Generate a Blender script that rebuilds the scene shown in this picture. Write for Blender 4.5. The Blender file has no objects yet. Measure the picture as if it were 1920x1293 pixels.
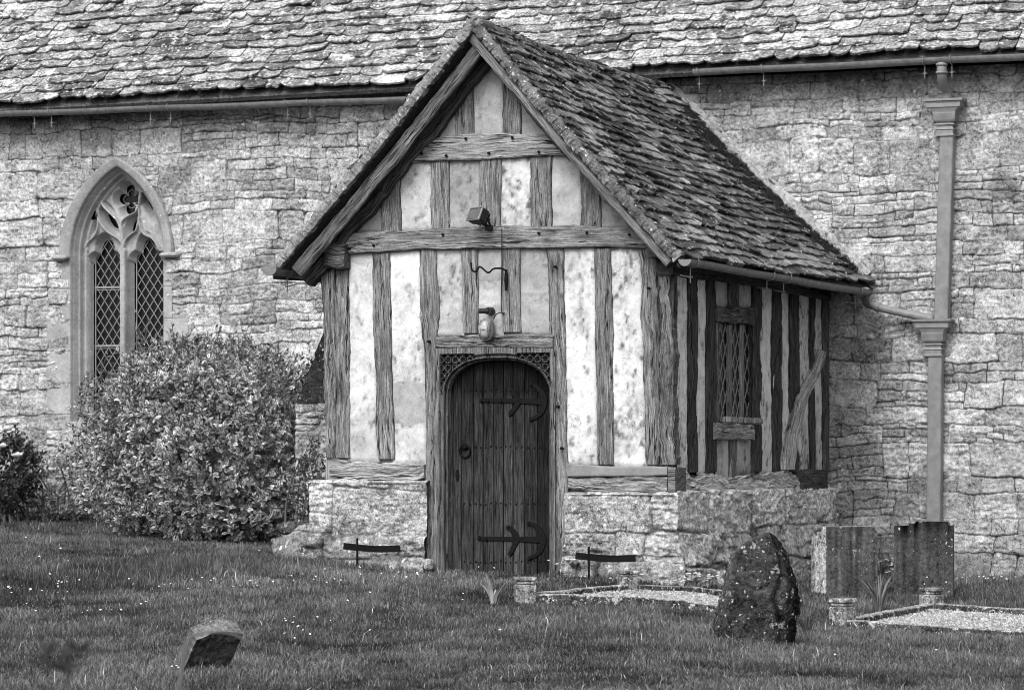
import bpy, math, random
import numpy as np
from mathutils import Vector

sc = bpy.context.scene
col = sc.collection
# ------------------------------------------------------------------ camera
FPX = 6448.0; CX = 960.0; HY = 880.0
YAW = math.radians(22.0)
CAM = np.array([12.14, -29.60, 0.968])
Fv = np.array([-math.sin(YAW), math.cos(YAW), 0.0])
Rv = np.array([math.cos(YAW), math.sin(YAW), 0.0])
cd = bpy.data.cameras.new('camera'); cam = bpy.data.objects.new('camera', cd); col.objects.link(cam)
cam.location = CAM.tolist(); cam.rotation_euler = (math.pi/2, 0, YAW)
cd.sensor_width = 36; cd.lens = FPX/1920*36; cd.shift_y = (HY-646.5)/1920
cd.clip_start = 0.2; cd.clip_end = 800
cd.dof.use_dof = True; cd.dof.focus_distance = 31.5; cd.dof.aperture_fstop = 8.0
sc.camera = cam
# ------------------------------------------------------------------ light
SUN_EL = math.radians(44); SUN_AZ = math.radians(-92)     # direction towards the sun, azimuth measured from +x
sdir = Vector((math.cos(SUN_AZ)*math.cos(SUN_EL), math.sin(SUN_AZ)*math.cos(SUN_EL), math.sin(SUN_EL)))
w = bpy.data.worlds.new('World'); sc.world = w; w.use_nodes = True
nt = w.node_tree; nt.nodes.clear()
sky = nt.nodes.new('ShaderNodeTexSky'); sky.sky_type = 'NISHITA'; sky.sun_disc = False
sky.sun_elevation = SUN_EL; sky.sun_rotation = math.pi/2 - SUN_AZ
sky.air_density = 2.0; sky.dust_density = 4.0
bw = nt.nodes.new('ShaderNodeRGBToBW')                      # a grey sky: the photograph is monochrome
bg = nt.nodes.new('ShaderNodeBackground'); bg.inputs['Strength'].default_value = 0.125
wo = nt.nodes.new('ShaderNodeOutputWorld')
nt.links.new(sky.outputs[0], bw.inputs[0]); nt.links.new(bw.outputs[0], bg.inputs[0]); nt.links.new(bg.outputs[0], wo.inputs[0])
sd = bpy.data.lights.new('sun', 'SUN'); sd.energy = 1.2; sd.angle = math.radians(26); sd.color = (1, 1, 1)
so = bpy.data.objects.new('sun', sd); col.objects.link(so)
so.rotation_euler = sdir.to_track_quat('Z', 'Y').to_euler(); so.location = (-20, -20, 25)
sc.view_settings.view_transform = 'Standard'; sc.view_settings.look = 'None'
sc.view_settings.exposure = 0.95; sc.view_settings.gamma = 1.0
sc.render.engine = 'CYCLES'
sc.cycles.pixel_filter_type = 'BLACKMAN_HARRIS'; sc.cycles.filter_width = 0.95
sc.cycles.max_bounces = 5; sc.cycles.diffuse_bounces = 3; sc.cycles.glossy_bounces = 2
sc.cycles.transmission_bounces = 2; sc.cycles.transparent_max_bounces = 4

# ------------------------------------------------------------------ geometry helpers
def ray(px, py):
    return Fv + (px-CX)/FPX*Rv + np.array([0, 0, (HY-py)/FPX])
def PY(px, py, y=0.0):                    # point on the vertical plane y = const
    d = ray(px, py); return CAM + d*((y-CAM[1])/d[1])
def PX(px, py, x):                        # point on the vertical plane x = const
    d = ray(px, py); return CAM + d*((x-CAM[0])/d[0])

def _h(ix, iy, iz):
    n = (ix.astype(np.int64)*374761393 + iy.astype(np.int64)*668265263 + iz.astype(np.int64)*2147483647) & 0xFFFFFFFF
    n = ((n ^ (n >> 13))*1274126177) & 0xFFFFFFFF
    n = (n ^ (n >> 16)) & 0xFFFFFFFF
    n = (n*2246822519) & 0xFFFFFFFF
    return ((n ^ (n >> 15)) & 0xFFFFFF)/float(0xFFFFFF)
def vn(x, y, z=0.0):                      # value noise in -1..1
    x, y, z = np.broadcast_arrays(np.asarray(x, float), np.asarray(y, float), np.asarray(z, float))
    ix, iy, iz = np.floor(x), np.floor(y), np.floor(z)
    fx, fy, fz = x-ix, y-iy, z-iz
    fx = fx*fx*(3-2*fx); fy = fy*fy*(3-2*fy); fz = fz*fz*(3-2*fz)
    flat = not np.any(fz)
    def pl(k):
        a = _h(ix, iy, iz+k); b = _h(ix+1, iy, iz+k); c = _h(ix, iy+1, iz+k); d = _h(ix+1, iy+1, iz+k)
        return (a*(1-fx)+b*fx)*(1-fy) + (c*(1-fx)+d*fx)*fy
    r = pl(0) if flat else pl(0)*(1-fz)+pl(1)*fz
    return r*2-1
def fbm(x, y, z=0.0, o=4, g=0.5):
    a, s, t = 1.0, 0.0, 0.0
    for k in range(o):
        s = s + a*vn(x*2.03**k+17.3*k, y*2.03**k+5.1*k, (z if np.isscalar(z) and z == int(z) else z*2.03**k)+k); t += a; a *= g
    return s/t
def sm(a, b, x):
    t = np.clip((x-a)/(b-a), 0, 1); return t*t*(3-2*t)

# ------------------------------------------------------------------ materials
def new_mat(name):
    m = bpy.data.materials.new(name); m.use_nodes = True; n = m.node_tree
    b = n.nodes['Principled BSDF']; return m, n, b
def nd(n, t, **k):
    o = n.nodes.new(t)
    for a, v in k.items():
        if a in o.inputs: o.inputs[a].default_value = v
        else: setattr(o, a, v)
    return o
def mth(n, op, a, b=None, c=None, clamp=False):
    o = n.nodes.new('ShaderNodeMath'); o.operation = op; o.use_clamp = clamp
    for i, v in enumerate((a, b, c)):
        if v is None: continue
        if isinstance(v, (int, float)): o.inputs[i].default_value = v
        else: n.links.new(v, o.inputs[i])
    return o.outputs[0]
def mrange(n, v, a, b, c, d):
    o = n.nodes.new('ShaderNodeMapRange'); o.clamp = True
    n.links.new(v, o.inputs[0])
    for i, q in enumerate((a, b, c, d)): o.inputs[i+1].default_value = q
    return o.outputs[0]
def mixf(n, f, a, b):
    o = n.nodes.new('ShaderNodeMix'); o.data_type = 'FLOAT'
    for i, v in ((0, f), (2, a), (3, b)):
        if isinstance(v, (int, float)): o.inputs[i].default_value = v
        else: n.links.new(v, o.inputs[i])
    return o.outputs[0]
def noise(n, vec, scale, detail=4, rough=0.6, dist=0.0):
    o = n.nodes.new('ShaderNodeTexNoise'); o.inputs['Scale'].default_value = scale; o.inputs['Detail'].default_value = detail
    o.inputs['Roughness'].default_value = rough; o.inputs['Distortion'].default_value = dist
    n.links.new(vec, o.inputs['Vector']); return o.outputs[0]
def attr(n, name):
    o = n.nodes.new('ShaderNodeAttribute'); o.attribute_name = name; return o
def bump(n, h, dist, strength=1.0, prev=None):
    o = n.nodes.new('ShaderNodeBump'); o.inputs['Strength'].default_value = strength; o.inputs['Distance'].default_value = dist
    n.links.new(h, o.inputs['Height'])
    if prev is not None: n.links.new(prev, o.inputs['Normal'])
    return o.outputs[0]

def mat_stone(name, lichen=0.25, black=0.2, contrast=1.0, bumpd=0.012, rough=0.9, lsize=14.0, white=0.75):
    m, n, b = new_mat(name)
    tc = n.nodes.new('ShaderNodeTexCoord').outputs['Object']
    t = attr(n, 'tone').outputs['Fac']
    n1 = noise(n, tc, 5, 6, 0.65); n2 = noise(n, tc, 28, 5, 0.7); n3 = noise(n, tc, 90, 3, 0.7)
    f = mth(n, 'ADD', mth(n, 'MULTIPLY', mth(n, 'SUBTRACT', n1, 0.5), 1.7*contrast), mth(n, 'MULTIPLY', mth(n, 'SUBTRACT', n2, 0.5), 2.6*contrast))
    f = mth(n, 'ADD', f, mth(n, 'MULTIPLY', mth(n, 'SUBTRACT', n3, 0.5), 2.6*contrast))
    f = mth(n, 'MAXIMUM', mth(n, 'ADD', f, 1.0), 0.12)
    c = mth(n, 'MULTIPLY', t, f)
    # black algae blotches
    q = noise(n, tc, 3.3, 8, 0.72, 0.3)
    bl = mrange(n, q, 0.72-0.3*black, 0.80-0.3*black, 0, 1)
    bl = mth(n, 'MULTIPLY', bl, mrange(n, n3, 0.35, 0.55, 0.4, 1))
    c = mixf(n, mth(n, 'MULTIPLY', bl, min(1.0, black*2)), c, 0.035)
    # white lichen: round crusts in patches
    if lichen > 0:
        vo = n.nodes.new('ShaderNodeTexVoronoi'); vo.inputs['Scale'].default_value = lsize
        ds = n.nodes.new('ShaderNodeVectorMath'); ds.operation = 'ADD'; nz = n.nodes.new('ShaderNodeTexNoise'); nz.inputs['Scale'].default_value = 40
        sc_ = n.nodes.new('ShaderNodeVectorMath'); sc_.operation = 'SCALE'; sc_.inputs['Scale'].default_value = 0.035
        n.links.new(tc, nz.inputs['Vector']); n.links.new(nz.outputs[1], sc_.inputs[0]); n.links.new(tc, ds.inputs[0]); n.links.new(sc_.outputs[0], ds.inputs[1])
        n.links.new(ds.outputs[0], vo.inputs['Vector'])
        sz = n.nodes.new('ShaderNodeSeparateColor'); n.links.new(vo.outputs['Color'], sz.inputs[0])
        rad = mrange(n, sz.outputs[0], 1-lichen, 1.0, 0.0, 0.42)
        edge = mth(n, 'SUBTRACT', rad, vo.outputs['Distance'])
        l1 = mrange(n, edge, 0.0, 0.07, 0, 1)
        l2 = mrange(n, noise(n, tc, 11, 7, 0.75), 0.66-0.22*lichen, 0.71-0.22*lichen, 0, 0.85)
        l = mth(n, 'MAXIMUM', l1, l2)
        c = mixf(n, l, c, mth(n, 'MULTIPLY', white, mrange(n, n2, 0.3, 0.7, 0.65, 1.05)))
    n.links.new(c, b.inputs['Base Color']); b.inputs['Roughness'].default_value = rough
    b.inputs['Specular IOR Level'].default_value = 0.06
    h = mth(n, 'ADD', mth(n, 'MULTIPLY', n2, 0.7), mth(n, 'MULTIPLY', n3, 0.35))
    n.links.new(bump(n, h, bumpd, 0.9), b.inputs['Normal'])
    return m

def mat_wood(name, gain=1.0, crack=0.9, lo=0.5, hi=1.45, bumpd=0.010, spec=0.06):
    m, n, b = new_mat(name)
    g = attr(n, 'gc').outputs['Vector']; t = attr(n, 'tone').outputs['Fac']
    def mp(sx, sy, sz, v=None):
        o = n.nodes.new('ShaderNodeMapping'); o.inputs['Scale'].default_value = (sx, sy, sz); n.links.new(v or g, o.inputs[0]); return o.outputs[0]
    # wavy grain: shift across by a slow noise
    wv = n.nodes.new('ShaderNodeTexNoise'); wv.inputs['Scale'].default_value = 1.0; wv.inputs['Detail'].default_value = 2
    n.links.new(mp(4, 4, 1.6), wv.inputs['Vector'])
    s2 = n.nodes.new('ShaderNodeVectorMath'); s2.operation = 'SCALE'; s2.inputs['Scale'].default_value = 0.028; n.links.new(wv.outputs[1], s2.inputs[0])
    ad = n.nodes.new('ShaderNodeVectorMath'); ad.operation = 'ADD'; n.links.new(g, ad.inputs[0]); n.links.new(s2.outputs[0], ad.inputs[1])
    gg = ad.outputs[0]
    n1 = noise(n, mp(75, 75, 4.0, gg), 1.0, 6, 0.62); n2 = noise(n, mp(160, 160, 7, gg), 1.0, 4, 0.65); n3 = noise(n, mp(9, 9, 2.5), 1.0, 4, 0.6)
    cr = noise(n, mp(26, 26, 0.9, gg), 1.0, 3, 0.55)
    ck = mrange(n, mth(n, 'ABSOLUTE', mth(n, 'SUBTRACT', cr, 0.5)), 0.0, 0.018, 1, 0)
    ck = mth(n, 'MULTIPLY', ck, mrange(n, n3, 0.42, 0.58, 0, crack*1.6))
    f = mrange(n, n1, 0.32, 0.68, lo, hi)
    f = mth(n, 'MULTIPLY', f, mrange(n, n2, 0.3, 0.7, 0.55, 1.5))
    f = mth(n, 'MULTIPLY', f, mrange(n, n3, 0.3, 0.7, 0.72, 1.25))
    f = mth(n, 'MULTIPLY', f, mrange(n, noise(n, mp(60, 60, 45, g), 1.0, 4, 0.7), 0.3, 0.7, 0.72, 1.28))
    c = mth(n, 'MULTIPLY', mth(n, 'MULTIPLY', t, f), gain)
    vk = n.nodes.new('ShaderNodeTexVoronoi'); vk.inputs['Scale'].default_value = 1.0; n.links.new(mp(6, 6, 2.6), vk.inputs['Vector'])
    kn = mrange(n, vk.outputs['Distance'], 0.05, 0.16, 0.75, 0)
    bl = mrange(n, noise(n, mp(14, 14, 5, g), 1.0, 6, 0.7), 0.56, 0.72, 0, 0.75)
    c = mixf(n, mth(n, 'MAXIMUM', kn, bl), c, mth(n, 'MULTIPLY', c, 0.3))
    hl = mrange(n, noise(n, mp(30, 30, 3.5, g), 1.0, 5, 0.7), 0.58, 0.7, 0, 0.5)
    c = mixf(n, hl, c, mth(n, 'MULTIPLY', c, 1.7))
    c = mixf(n, mth(n, 'MINIMUM', ck, 1.0), c, 0.012)
    n.links.new(c, b.inputs['Base Color']); b.inputs['Roughness'].default_value = 0.85; b.inputs['Specular IOR Level'].default_value = spec
    h = mth(n, 'SUBTRACT', mth(n, 'ADD', n1, mth(n, 'MULTIPLY', n2, 0.4)), mth(n, 'MULTIPLY', ck, 0.8))
    n.links.new(bump(n, h, bumpd, 0.9), b.inputs['Normal'])
    return m

def mat_plaster(name):
    m, n, b = new_mat(name)
    tc = n.nodes.new('ShaderNodeTexCoord').outputs['Object']; t = attr(n, 'tone').outputs['Fac']
    n1 = noise(n, tc, 7, 7, 0.7, 0.4); n2 = noise(n, tc, 70, 4, 0.7); n3 = noise(n, tc, 22, 5, 0.7)
    f = mth(n, 'ADD', mrange(n, n1, 0.32, 0.68, 0.72, 1.14), mth(n, 'MULTIPLY', mth(n, 'SUBTRACT', n2, 0.5), 0.5))
    c = mth(n, 'MULTIPLY', t, f)
    pit = mrange(n, n3, 0.60, 0.68, 0, 0.6)
    c = mixf(n, pit, c, mth(n, 'MULTIPLY', c, 0.45))
    ck = mrange(n, mth(n, 'ABSOLUTE', mth(n, 'SUBTRACT', noise(n, tc, 3.1, 5, 0.6, 0.6), 0.5)), 0.0, 0.006, 0.75, 0)
    ck = mth(n, 'MULTIPLY', ck, mrange(n, noise(n, tc, 1.9, 2, 0.5), 0.45, 0.58, 0, 1))
    c = mixf(n, ck, c, 0.10)
    n.links.new(c, b.inputs['Base Color']); b.inputs['Roughness'].default_value = 0.95; b.inputs['Specular IOR Level'].default_value = 0.05
    n.links.new(bump(n, mth(n, 'ADD', n3, mth(n, 'MULTIPLY', n2, 0.5)), 0.004, 0.8), b.inputs['Normal'])
    return m

def mat_plain(name, c, rough=0.5, var=0.2, scale=20, metal=0.0, bumpd=0.0, spec=0.4, use_tone=False, em=None):
    m, n, b = new_mat(name)
    tc = n.nodes.new('ShaderNodeTexCoord').outputs['Object']
    q = noise(n, tc, scale, 5, 0.65)
    f = mrange(n, q, 0.25, 0.75, 1-var, 1+var)
    base = attr(n, 'tone').outputs['Fac'] if use_tone else c
    r = mth(n, 'MULTIPLY', f, base)
    n.links.new(r, b.inputs['Base Color']); b.inputs['Roughness'].default_value = rough; b.inputs['Metallic'].default_value = metal
    b.inputs['Specular IOR Level'].default_value = spec
    if bumpd: n.links.new(bump(n, q, bumpd, 1.0), b.inputs['Normal'])
    return m

def mat_leaf(name, tr=0.25, rough=0.45, spec=0.35):
    m, n, b = new_mat(name)
    t = attr(n, 'tone').outputs['Fac']
    n.links.new(t, b.inputs['Base Color']); b.inputs['Roughness'].default_value = rough; b.inputs['Specular IOR Level'].default_value = spec
    if tr:
        tl = n.nodes.new('ShaderNodeBsdfTranslucent'); n.links.new(t, tl.inputs[0])
        mx = n.nodes.new('ShaderNodeMixShader'); mx.inputs[0].default_value = tr
        out = n.nodes['Material Output']
        n.links.new(b.outputs[0], mx.inputs[1]); n.links.new(tl.outputs[0], mx.inputs[2]); n.links.new(mx.outputs[0], out.inputs[0])
    return m

M = dict(
    wall=mat_stone('rubble_stone', 0.12, 0.22, 1.2, 0.03, lsize=16, white=0.6),
    plinth=mat_stone('plinth_stone', 0.34, 0.42, 1.35, 0.024, lsize=13, white=0.72),
    dressed=mat_stone('dressed_stone', 0.04, 0.03, 0.42, 0.004, lsize=25),
    tile=mat_stone('stone_tile', 0.46, 0.62, 1.8, 0.03, lsize=21, white=0.78),
    moss_tile=mat_stone('mossy_stone_tile', 0.34, 0.46, 1.3, 0.02, lsize=24, white=0.6),
    mortar=mat_stone('verge_mortar', 0.3, 0.22, 1.0, 0.012, lsize=30, white=0.6),
    grave=mat_stone('grave_stone', 0.5, 0.42, 1.9, 0.008, lsize=60, white=0.6),
    darkgrave=mat_stone('dark_grave_stone', 0.12, 0.35, 1.2, 0.008, lsize=38, white=0.5),
    monolith=mat_stone('standing_stone', 0.3, 0.45, 1.6, 0.04, lsize=34, white=0.5),
    oak=mat_wood('weathered_oak', 0.92, 1.1, 0.4, 1.6),
    oldoak=mat_wood('dark_weathered_oak', 1.0, 1.2, 0.25, 1.8, 0.014),
    sill=mat_wood('bleached_sill_oak', 1.0, 1.2, 0.2, 1.5, 0.02),
    door=mat_wood('dark_door_oak', 1.0, 0.4, 0.2, 2.2, 0.004),
    plaster=mat_plaster('lime_plaster'),
    iron=mat_plain('black_iron', 0.007, 0.6, 0.5, 40, 0.0, 0.003, spec=0.07),
    gutter=mat_plain('gutter_grey', 0.15, 0.55, 0.45, 14, bumpd=0.002),
    pipe=mat_plain('pipe_paint', 0.18, 0.55, 0.3, 11, bumpd=0.002),
    lead=mat_plain('lead_came', 0.22, 0.5, 0.25, 30),
    glass=mat_plain('dark_glass', 0.006, 0.25, 0.3, 6, spec=0.25),
    plastic=mat_plain('black_plastic', 0.015, 0.5, 0.2, 30, spec=0.2),
    lampglass=mat_plain('ribbed_lamp_glass', 0.33, 0.2, 0.15, 60, spec=0.6),
    gravel=mat_plain('white_gravel', 0.6, 0.9, 0.35, 90, spec=0.1, use_tone=True),
    soil=mat_plain('turf', 0.05, 0.95, 0.5, 14, bumpd=0.03, spec=0.02, use_tone=True),
    grass=mat_leaf('grass_blade', 0.25, 0.6, 0.08),
    leaf=mat_leaf('shrub_leaf', 0.06, 0.5, 0.18),
    petal=mat_leaf('petal', 0.3, 0.7, 0.2),
    bark=mat_plain('twig_bark', 0.08, 0.9, 0.4, 60),
    moss=mat_plain('dark_moss', 0.03, 1.0, 0.8, 55, bumpd=0.02, spec=0.05),
)

# ------------------------------------------------------------------ mesh helpers
class MB:
    """collects vertices, faces and two attributes; build() links ONE mesh object"""
    def __init__(s): s.v = []; s.f = []; s.t = []; s.g = []; s.n = 0
    def add(s, V, F, tone=0.3, gc=None):
        V = np.asarray(V, float).reshape(-1, 3); k = len(V)
        s.v.append(V)
        if isinstance(F, np.ndarray): s.f.append(F+s.n)
        else: s.f.append([tuple(i+s.n for i in q) for q in F])
        s.t.append(np.full(k, tone) if np.isscalar(tone) else np.asarray(tone, float).ravel())
        s.g.append(V.copy() if gc is None else np.asarray(gc, float).reshape(-1, 3)); s.n += k
    def build(s, name, mat, parent=None, smooth=False):
        V = np.concatenate(s.v); me = bpy.data.meshes.new(name)
        li, ls, tot = [], [], []
        for F in s.f:
            if isinstance(F, np.ndarray):
                li.append(F.ravel()); tot.append(np.full(len(F), F.shape[1]))
            elif len(F):
                li.append(np.array([i for q in F for i in q])); tot.append(np.array([len(q) for q in F]))
        li = np.concatenate(li).astype(np.int32); tot = np.concatenate(tot).astype(np.int32)
        st = np.concatenate([[0], np.cumsum(tot)[:-1]]).astype(np.int32)
        me.vertices.add(len(V)); me.vertices.foreach_set('co', V.astype(np.float32).ravel())
        me.loops.add(len(li)); me.loops.foreach_set('vertex_index', li)
        me.polygons.add(len(tot)); me.polygons.foreach_set('loop_start', st); me.polygons.foreach_set('loop_total', tot)
        me.update(calc_edges=True)
        me.polygons.foreach_set('use_smooth', np.full(len(tot), bool(smooth)))
        a = me.attributes.new('tone', 'FLOAT', 'POINT'); a.data.foreach_set('value', np.concatenate(s.t).astype(np.float32))
        a = me.attributes.new('gc', 'FLOAT_VECTOR', 'POINT'); a.data.foreach_set('vector', np.concatenate(s.g).astype(np.float32).ravel())
        me.materials.append(M[mat] if isinstance(mat, str) else mat)
        me.validate()
        o = bpy.data.objects.new(name, me); col.objects.link(o)
        if parent is not None: o.parent = parent
        return o
def tag(o, label=None, cat=None, group=None, kind=None):
    if label: o['label'] = label
    if cat: o['category'] = cat
    if group: o['group'] = group
    if kind: o['kind'] = kind
    return o
def empty(name, label, cat, group=None):
    o = bpy.data.objects.new(name, None); o.empty_display_size = 0.2; col.objects.link(o)
    return tag(o, label, cat, group)
def root_at(o, loc):
    """move an empty to the base of its thing, leaving its (world-built) parts where they are"""
    o.location = tuple(loc)
    for c in o.children: c.location = Vector(c.location) - Vector(o.location)

def gridF(nu, nv, mask=None):
    i = np.arange(nu*nv).reshape(nu, nv)
    F = np.stack([i[:-1, :-1], i[1:, :-1], i[1:, 1:], i[:-1, 1:]], -1)
    return F[mask] if mask is not None else F.reshape(-1, 4)
def box(mb, c, s, tone=0.3, R=None, bev=0.0):
    """bevelled box, centre c, full size s; R: 3x3 axes as rows"""
    hx, hy, hz = [q/2 for q in s]; b = min(bev, hx*0.9, hy*0.9, hz*0.9)
    if b <= 0:
        V = np.array([[x, y, z] for z in (-hz, hz) for y in (-hy, hy) for x in (-hx, hx)])
        F = [(0, 2, 3, 1), (4, 5, 7, 6), (0, 1, 5, 4), (2, 6, 7, 3), (0, 4, 6, 2), (1, 3, 7, 5)]
    else:
        def ring(z, i): return [(-hx+i, -hy+i2, z) for i2 in (b if i == 0 else i,)]
        V = []
        def oct_(z, ins):
            a, c_ = hx-ins, hy-ins; q = b if ins == 0 else b*0.6
            return [(-a, -c_+q, z), (-a+q, -c_, z), (a-q, -c_, z), (a, -c_+q, z), (a, c_-q, z), (a-q, c_, z), (-a+q, c_, z), (-a, c_-q, z)]
        for z, ins in ((-hz, b), (-hz+b, 0), (hz-b, 0), (hz, b)): V += oct_(z, ins)
        V = np.array(V); F = [tuple(range(7, -1, -1)), tuple(range(24, 32))]
        for k in range(3):
            for j in range(8): F.append((k*8+j, k*8+(j+1) % 8, (k+1)*8+(j+1) % 8, (k+1)*8+j))
    if R is not None: V = V @ np.asarray(R)
    mb.add(V+np.asarray(c), F, tone)
def tube(mb, pts, r, seg=8, tone=0.3, caps=True, flat=1.0):
    pts = np.asarray(pts, float); n = len(pts); r = np.full(n, r) if np.isscalar(r) else np.asarray(r)
    T = np.gradient(pts, axis=0); T /= np.linalg.norm(T, axis=1)[:, None]+1e-9
    up = np.array([0, 0, 1.0]) if abs(T[0][2]) < 0.9 else np.array([1.0, 0, 0])
    V = []
    for i in range(n):
        a = np.cross(T[i], up); a /= np.linalg.norm(a)+1e-9; bb = np.cross(a, T[i]); up = bb
        th = np.arange(seg)*2*math.pi/seg
        V.append(pts[i]+r[i]*(np.cos(th)[:, None]*a*flat+np.sin(th)[:, None]*bb))
    F = []
    for i in range(n-1):
        for j in range(seg): F.append((i*seg+j, i*seg+(j+1) % seg, (i+1)*seg+(j+1) % seg, (i+1)*seg+j))
    if caps: F += [tuple(range(seg-1, -1, -1)), tuple(range((n-1)*seg, n*seg))]
    mb.add(np.concatenate(V), F, tone)
def rotz(a):
    c, s = math.cos(a), math.sin(a); return np.array([[c, s, 0], [-s, c, 0], [0, 0, 1.0]])
def bez(pts, n=20):
    """Catmull-Rom through points"""
    P = np.asarray(pts, float); P = np.vstack([2*P[0]-P[1], P, 2*P[-1]-P[-2]]); out = []
    m = len(P)-3
    for i in range(m):
        for t in np.linspace(0, 1, max(2, n//m), endpoint=(i == m-1)):
            a, b, c, d = P[i:i+4]
            out.append(0.5*((2*b)+(-a+c)*t+(2*a-5*b+4*c-d)*t*t+(-a+3*b-3*c+d)*t**3))
    return np.array(out)

# ------------------------------------------------------------------ masonry height fields
def rubble_rects(u0, u1, v0, v1, rng, H=(0.15, 0.34), big=0.34, bw_=(0.25, 0.62), sw=(0.13, 0.5), sub=(0.055, 0.13)):
    R = []; v = v0
    while v < v1:
        h = rng.uniform(*H); u = u0-rng.uniform(0, 0.5)
        while u < u1:
            W = rng.uniform(0.35, 1.4)
            if rng.random() < big:
                e = u+W
                while u < e:
                    w_ = rng.uniform(*bw_); R.append((u, v, u+w_, v+h)); u += w_
            else:
                k = max(1, int(round(h/rng.uniform(*sub)))); cuts = np.cumsum([rng.uniform(0.6, 1.5) for _ in range(k)]); cuts = np.concatenate([[0], cuts/cuts[-1]])*h
                for a, b in zip(cuts[:-1], cuts[1:]):
                    q = u
                    while q < u+W-0.05:
                        w_ = rng.uniform(*sw)*(0.75+1.6*(b-a)/0.12*0.3); e = min(q+w_, u+W)
                        if u+W-e < 0.07: e = u+W
                        R.append((q, v+a, e, v+b)); q = e
                u += W
        v += h
    return R
def masonry(U, V, rects, rng, tone=(0.27, 0.42), gap=(0.001, 0.007), bulge=(0.006, 0.03), warp=0.02, bev=0.014, rough=0.006, seed=0.0, jt=0.16, fill=0.5):
    """U,V: 2-D coordinate grids. returns height, tone"""
    Uw = U + warp*1.2*fbm(U*2.1, V*2.1, seed+1, 3) + 0.65*warp*fbm(U*11, V*11, seed+2, 4)
    Vw = V + warp*1.9*fbm(U*1.3, V*1.6, seed+3, 3) + 0.75*warp*fbm(U*8, V*9, seed+4, 4)
    Hh = np.zeros_like(U); T = np.full_like(U, jt)
    us = U[:, 0]; vs = V[0]; mg = warp*3.6
    fillm = sm(-0.25, 0.45, fbm(U*0.9, V*0.9, seed+5, 3))*fill        # mortar smeared over the joints
    nz = fbm(U*22, V*26, seed+6, 4)*rough*2.4 + fbm(U*6, V*9, seed+7, 4)*rough*2.6
    strat = fbm(U*3, V*45, seed+8, 3)*rough*0.9
    for (a, b, c, d) in rects:
        i0, i1 = np.searchsorted(us, a-mg), np.searchsorted(us, c+mg); j0, j1 = np.searchsorted(vs, b-mg), np.searchsorted(vs, d+mg)
        if i1-i0 < 1 or j1-j0 < 1: continue
        g = rng.uniform(*gap)*0.5; hw, hh = (c-a)/2-g, (d-b)/2-g
        if hw <= 0.004 or hh <= 0.004: continue
        r = min(hw, hh)*rng.uniform(0.05, 0.45)
        x = Uw[i0:i1, j0:j1]-(a+c)/2; z = Vw[i0:i1, j0:j1]-(b+d)/2
        qx = np.abs(x)-(hw-r); qz = np.abs(z)-(hh-r)
        s = -(np.hypot(np.maximum(qx, 0), np.maximum(qz, 0)) + np.minimum(np.maximum(qx, qz), 0) - r)
        m = s > 0; rg_ = rng.uniform(0.35, 1.8)
        e = np.clip(s/min(bev, hh), 0, 1); h0 = rng.uniform(*bulge)
        tx, tz = rng.uniform(-0.04, 0.04), rng.uniform(-0.10, 0.10)
        hgt = (h0+x*tx+z*tz)*(1-(1-e)**2.2) + (nz+strat)[i0:i1, j0:j1]*np.minimum(1, e*1.5)*rg_
        tn = rng.uniform(*tone)
        Hh[i0:i1, j0:j1] = np.where(m, hgt, Hh[i0:i1, j0:j1])
        T[i0:i1, j0:j1] = np.where(m, jt+(tn-jt)*np.clip(e*3, 0, 1), T[i0:i1, j0:j1])
    avg = (bulge[0]+bulge[1])*0.5; tavg = (tone[0]+tone[1])/2
    lift = avg*0.7*fillm
    T = np.where(Hh < lift, T*(1-fillm)+tavg*0.95*fillm, T)
    Hh = np.maximum(Hh, lift+nz*0.6)
    T = T*(1+0.30*fbm(U*1.1, V*1.3, seed+9, 5)+0.25*fbm(U*7, V*9, seed+19, 4))
    return Hh, T
def hf(mb, O, u, v, n, U, V, H, T, mask=None):
    P = np.asarray(O)+U[..., None]*np.asarray(u)+V[..., None]*np.asarray(v)+H[..., None]*np.asarray(n)
    mb.add(P.reshape(-1, 3), gridF(U.shape[0], U.shape[1], mask), T.ravel())

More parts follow.
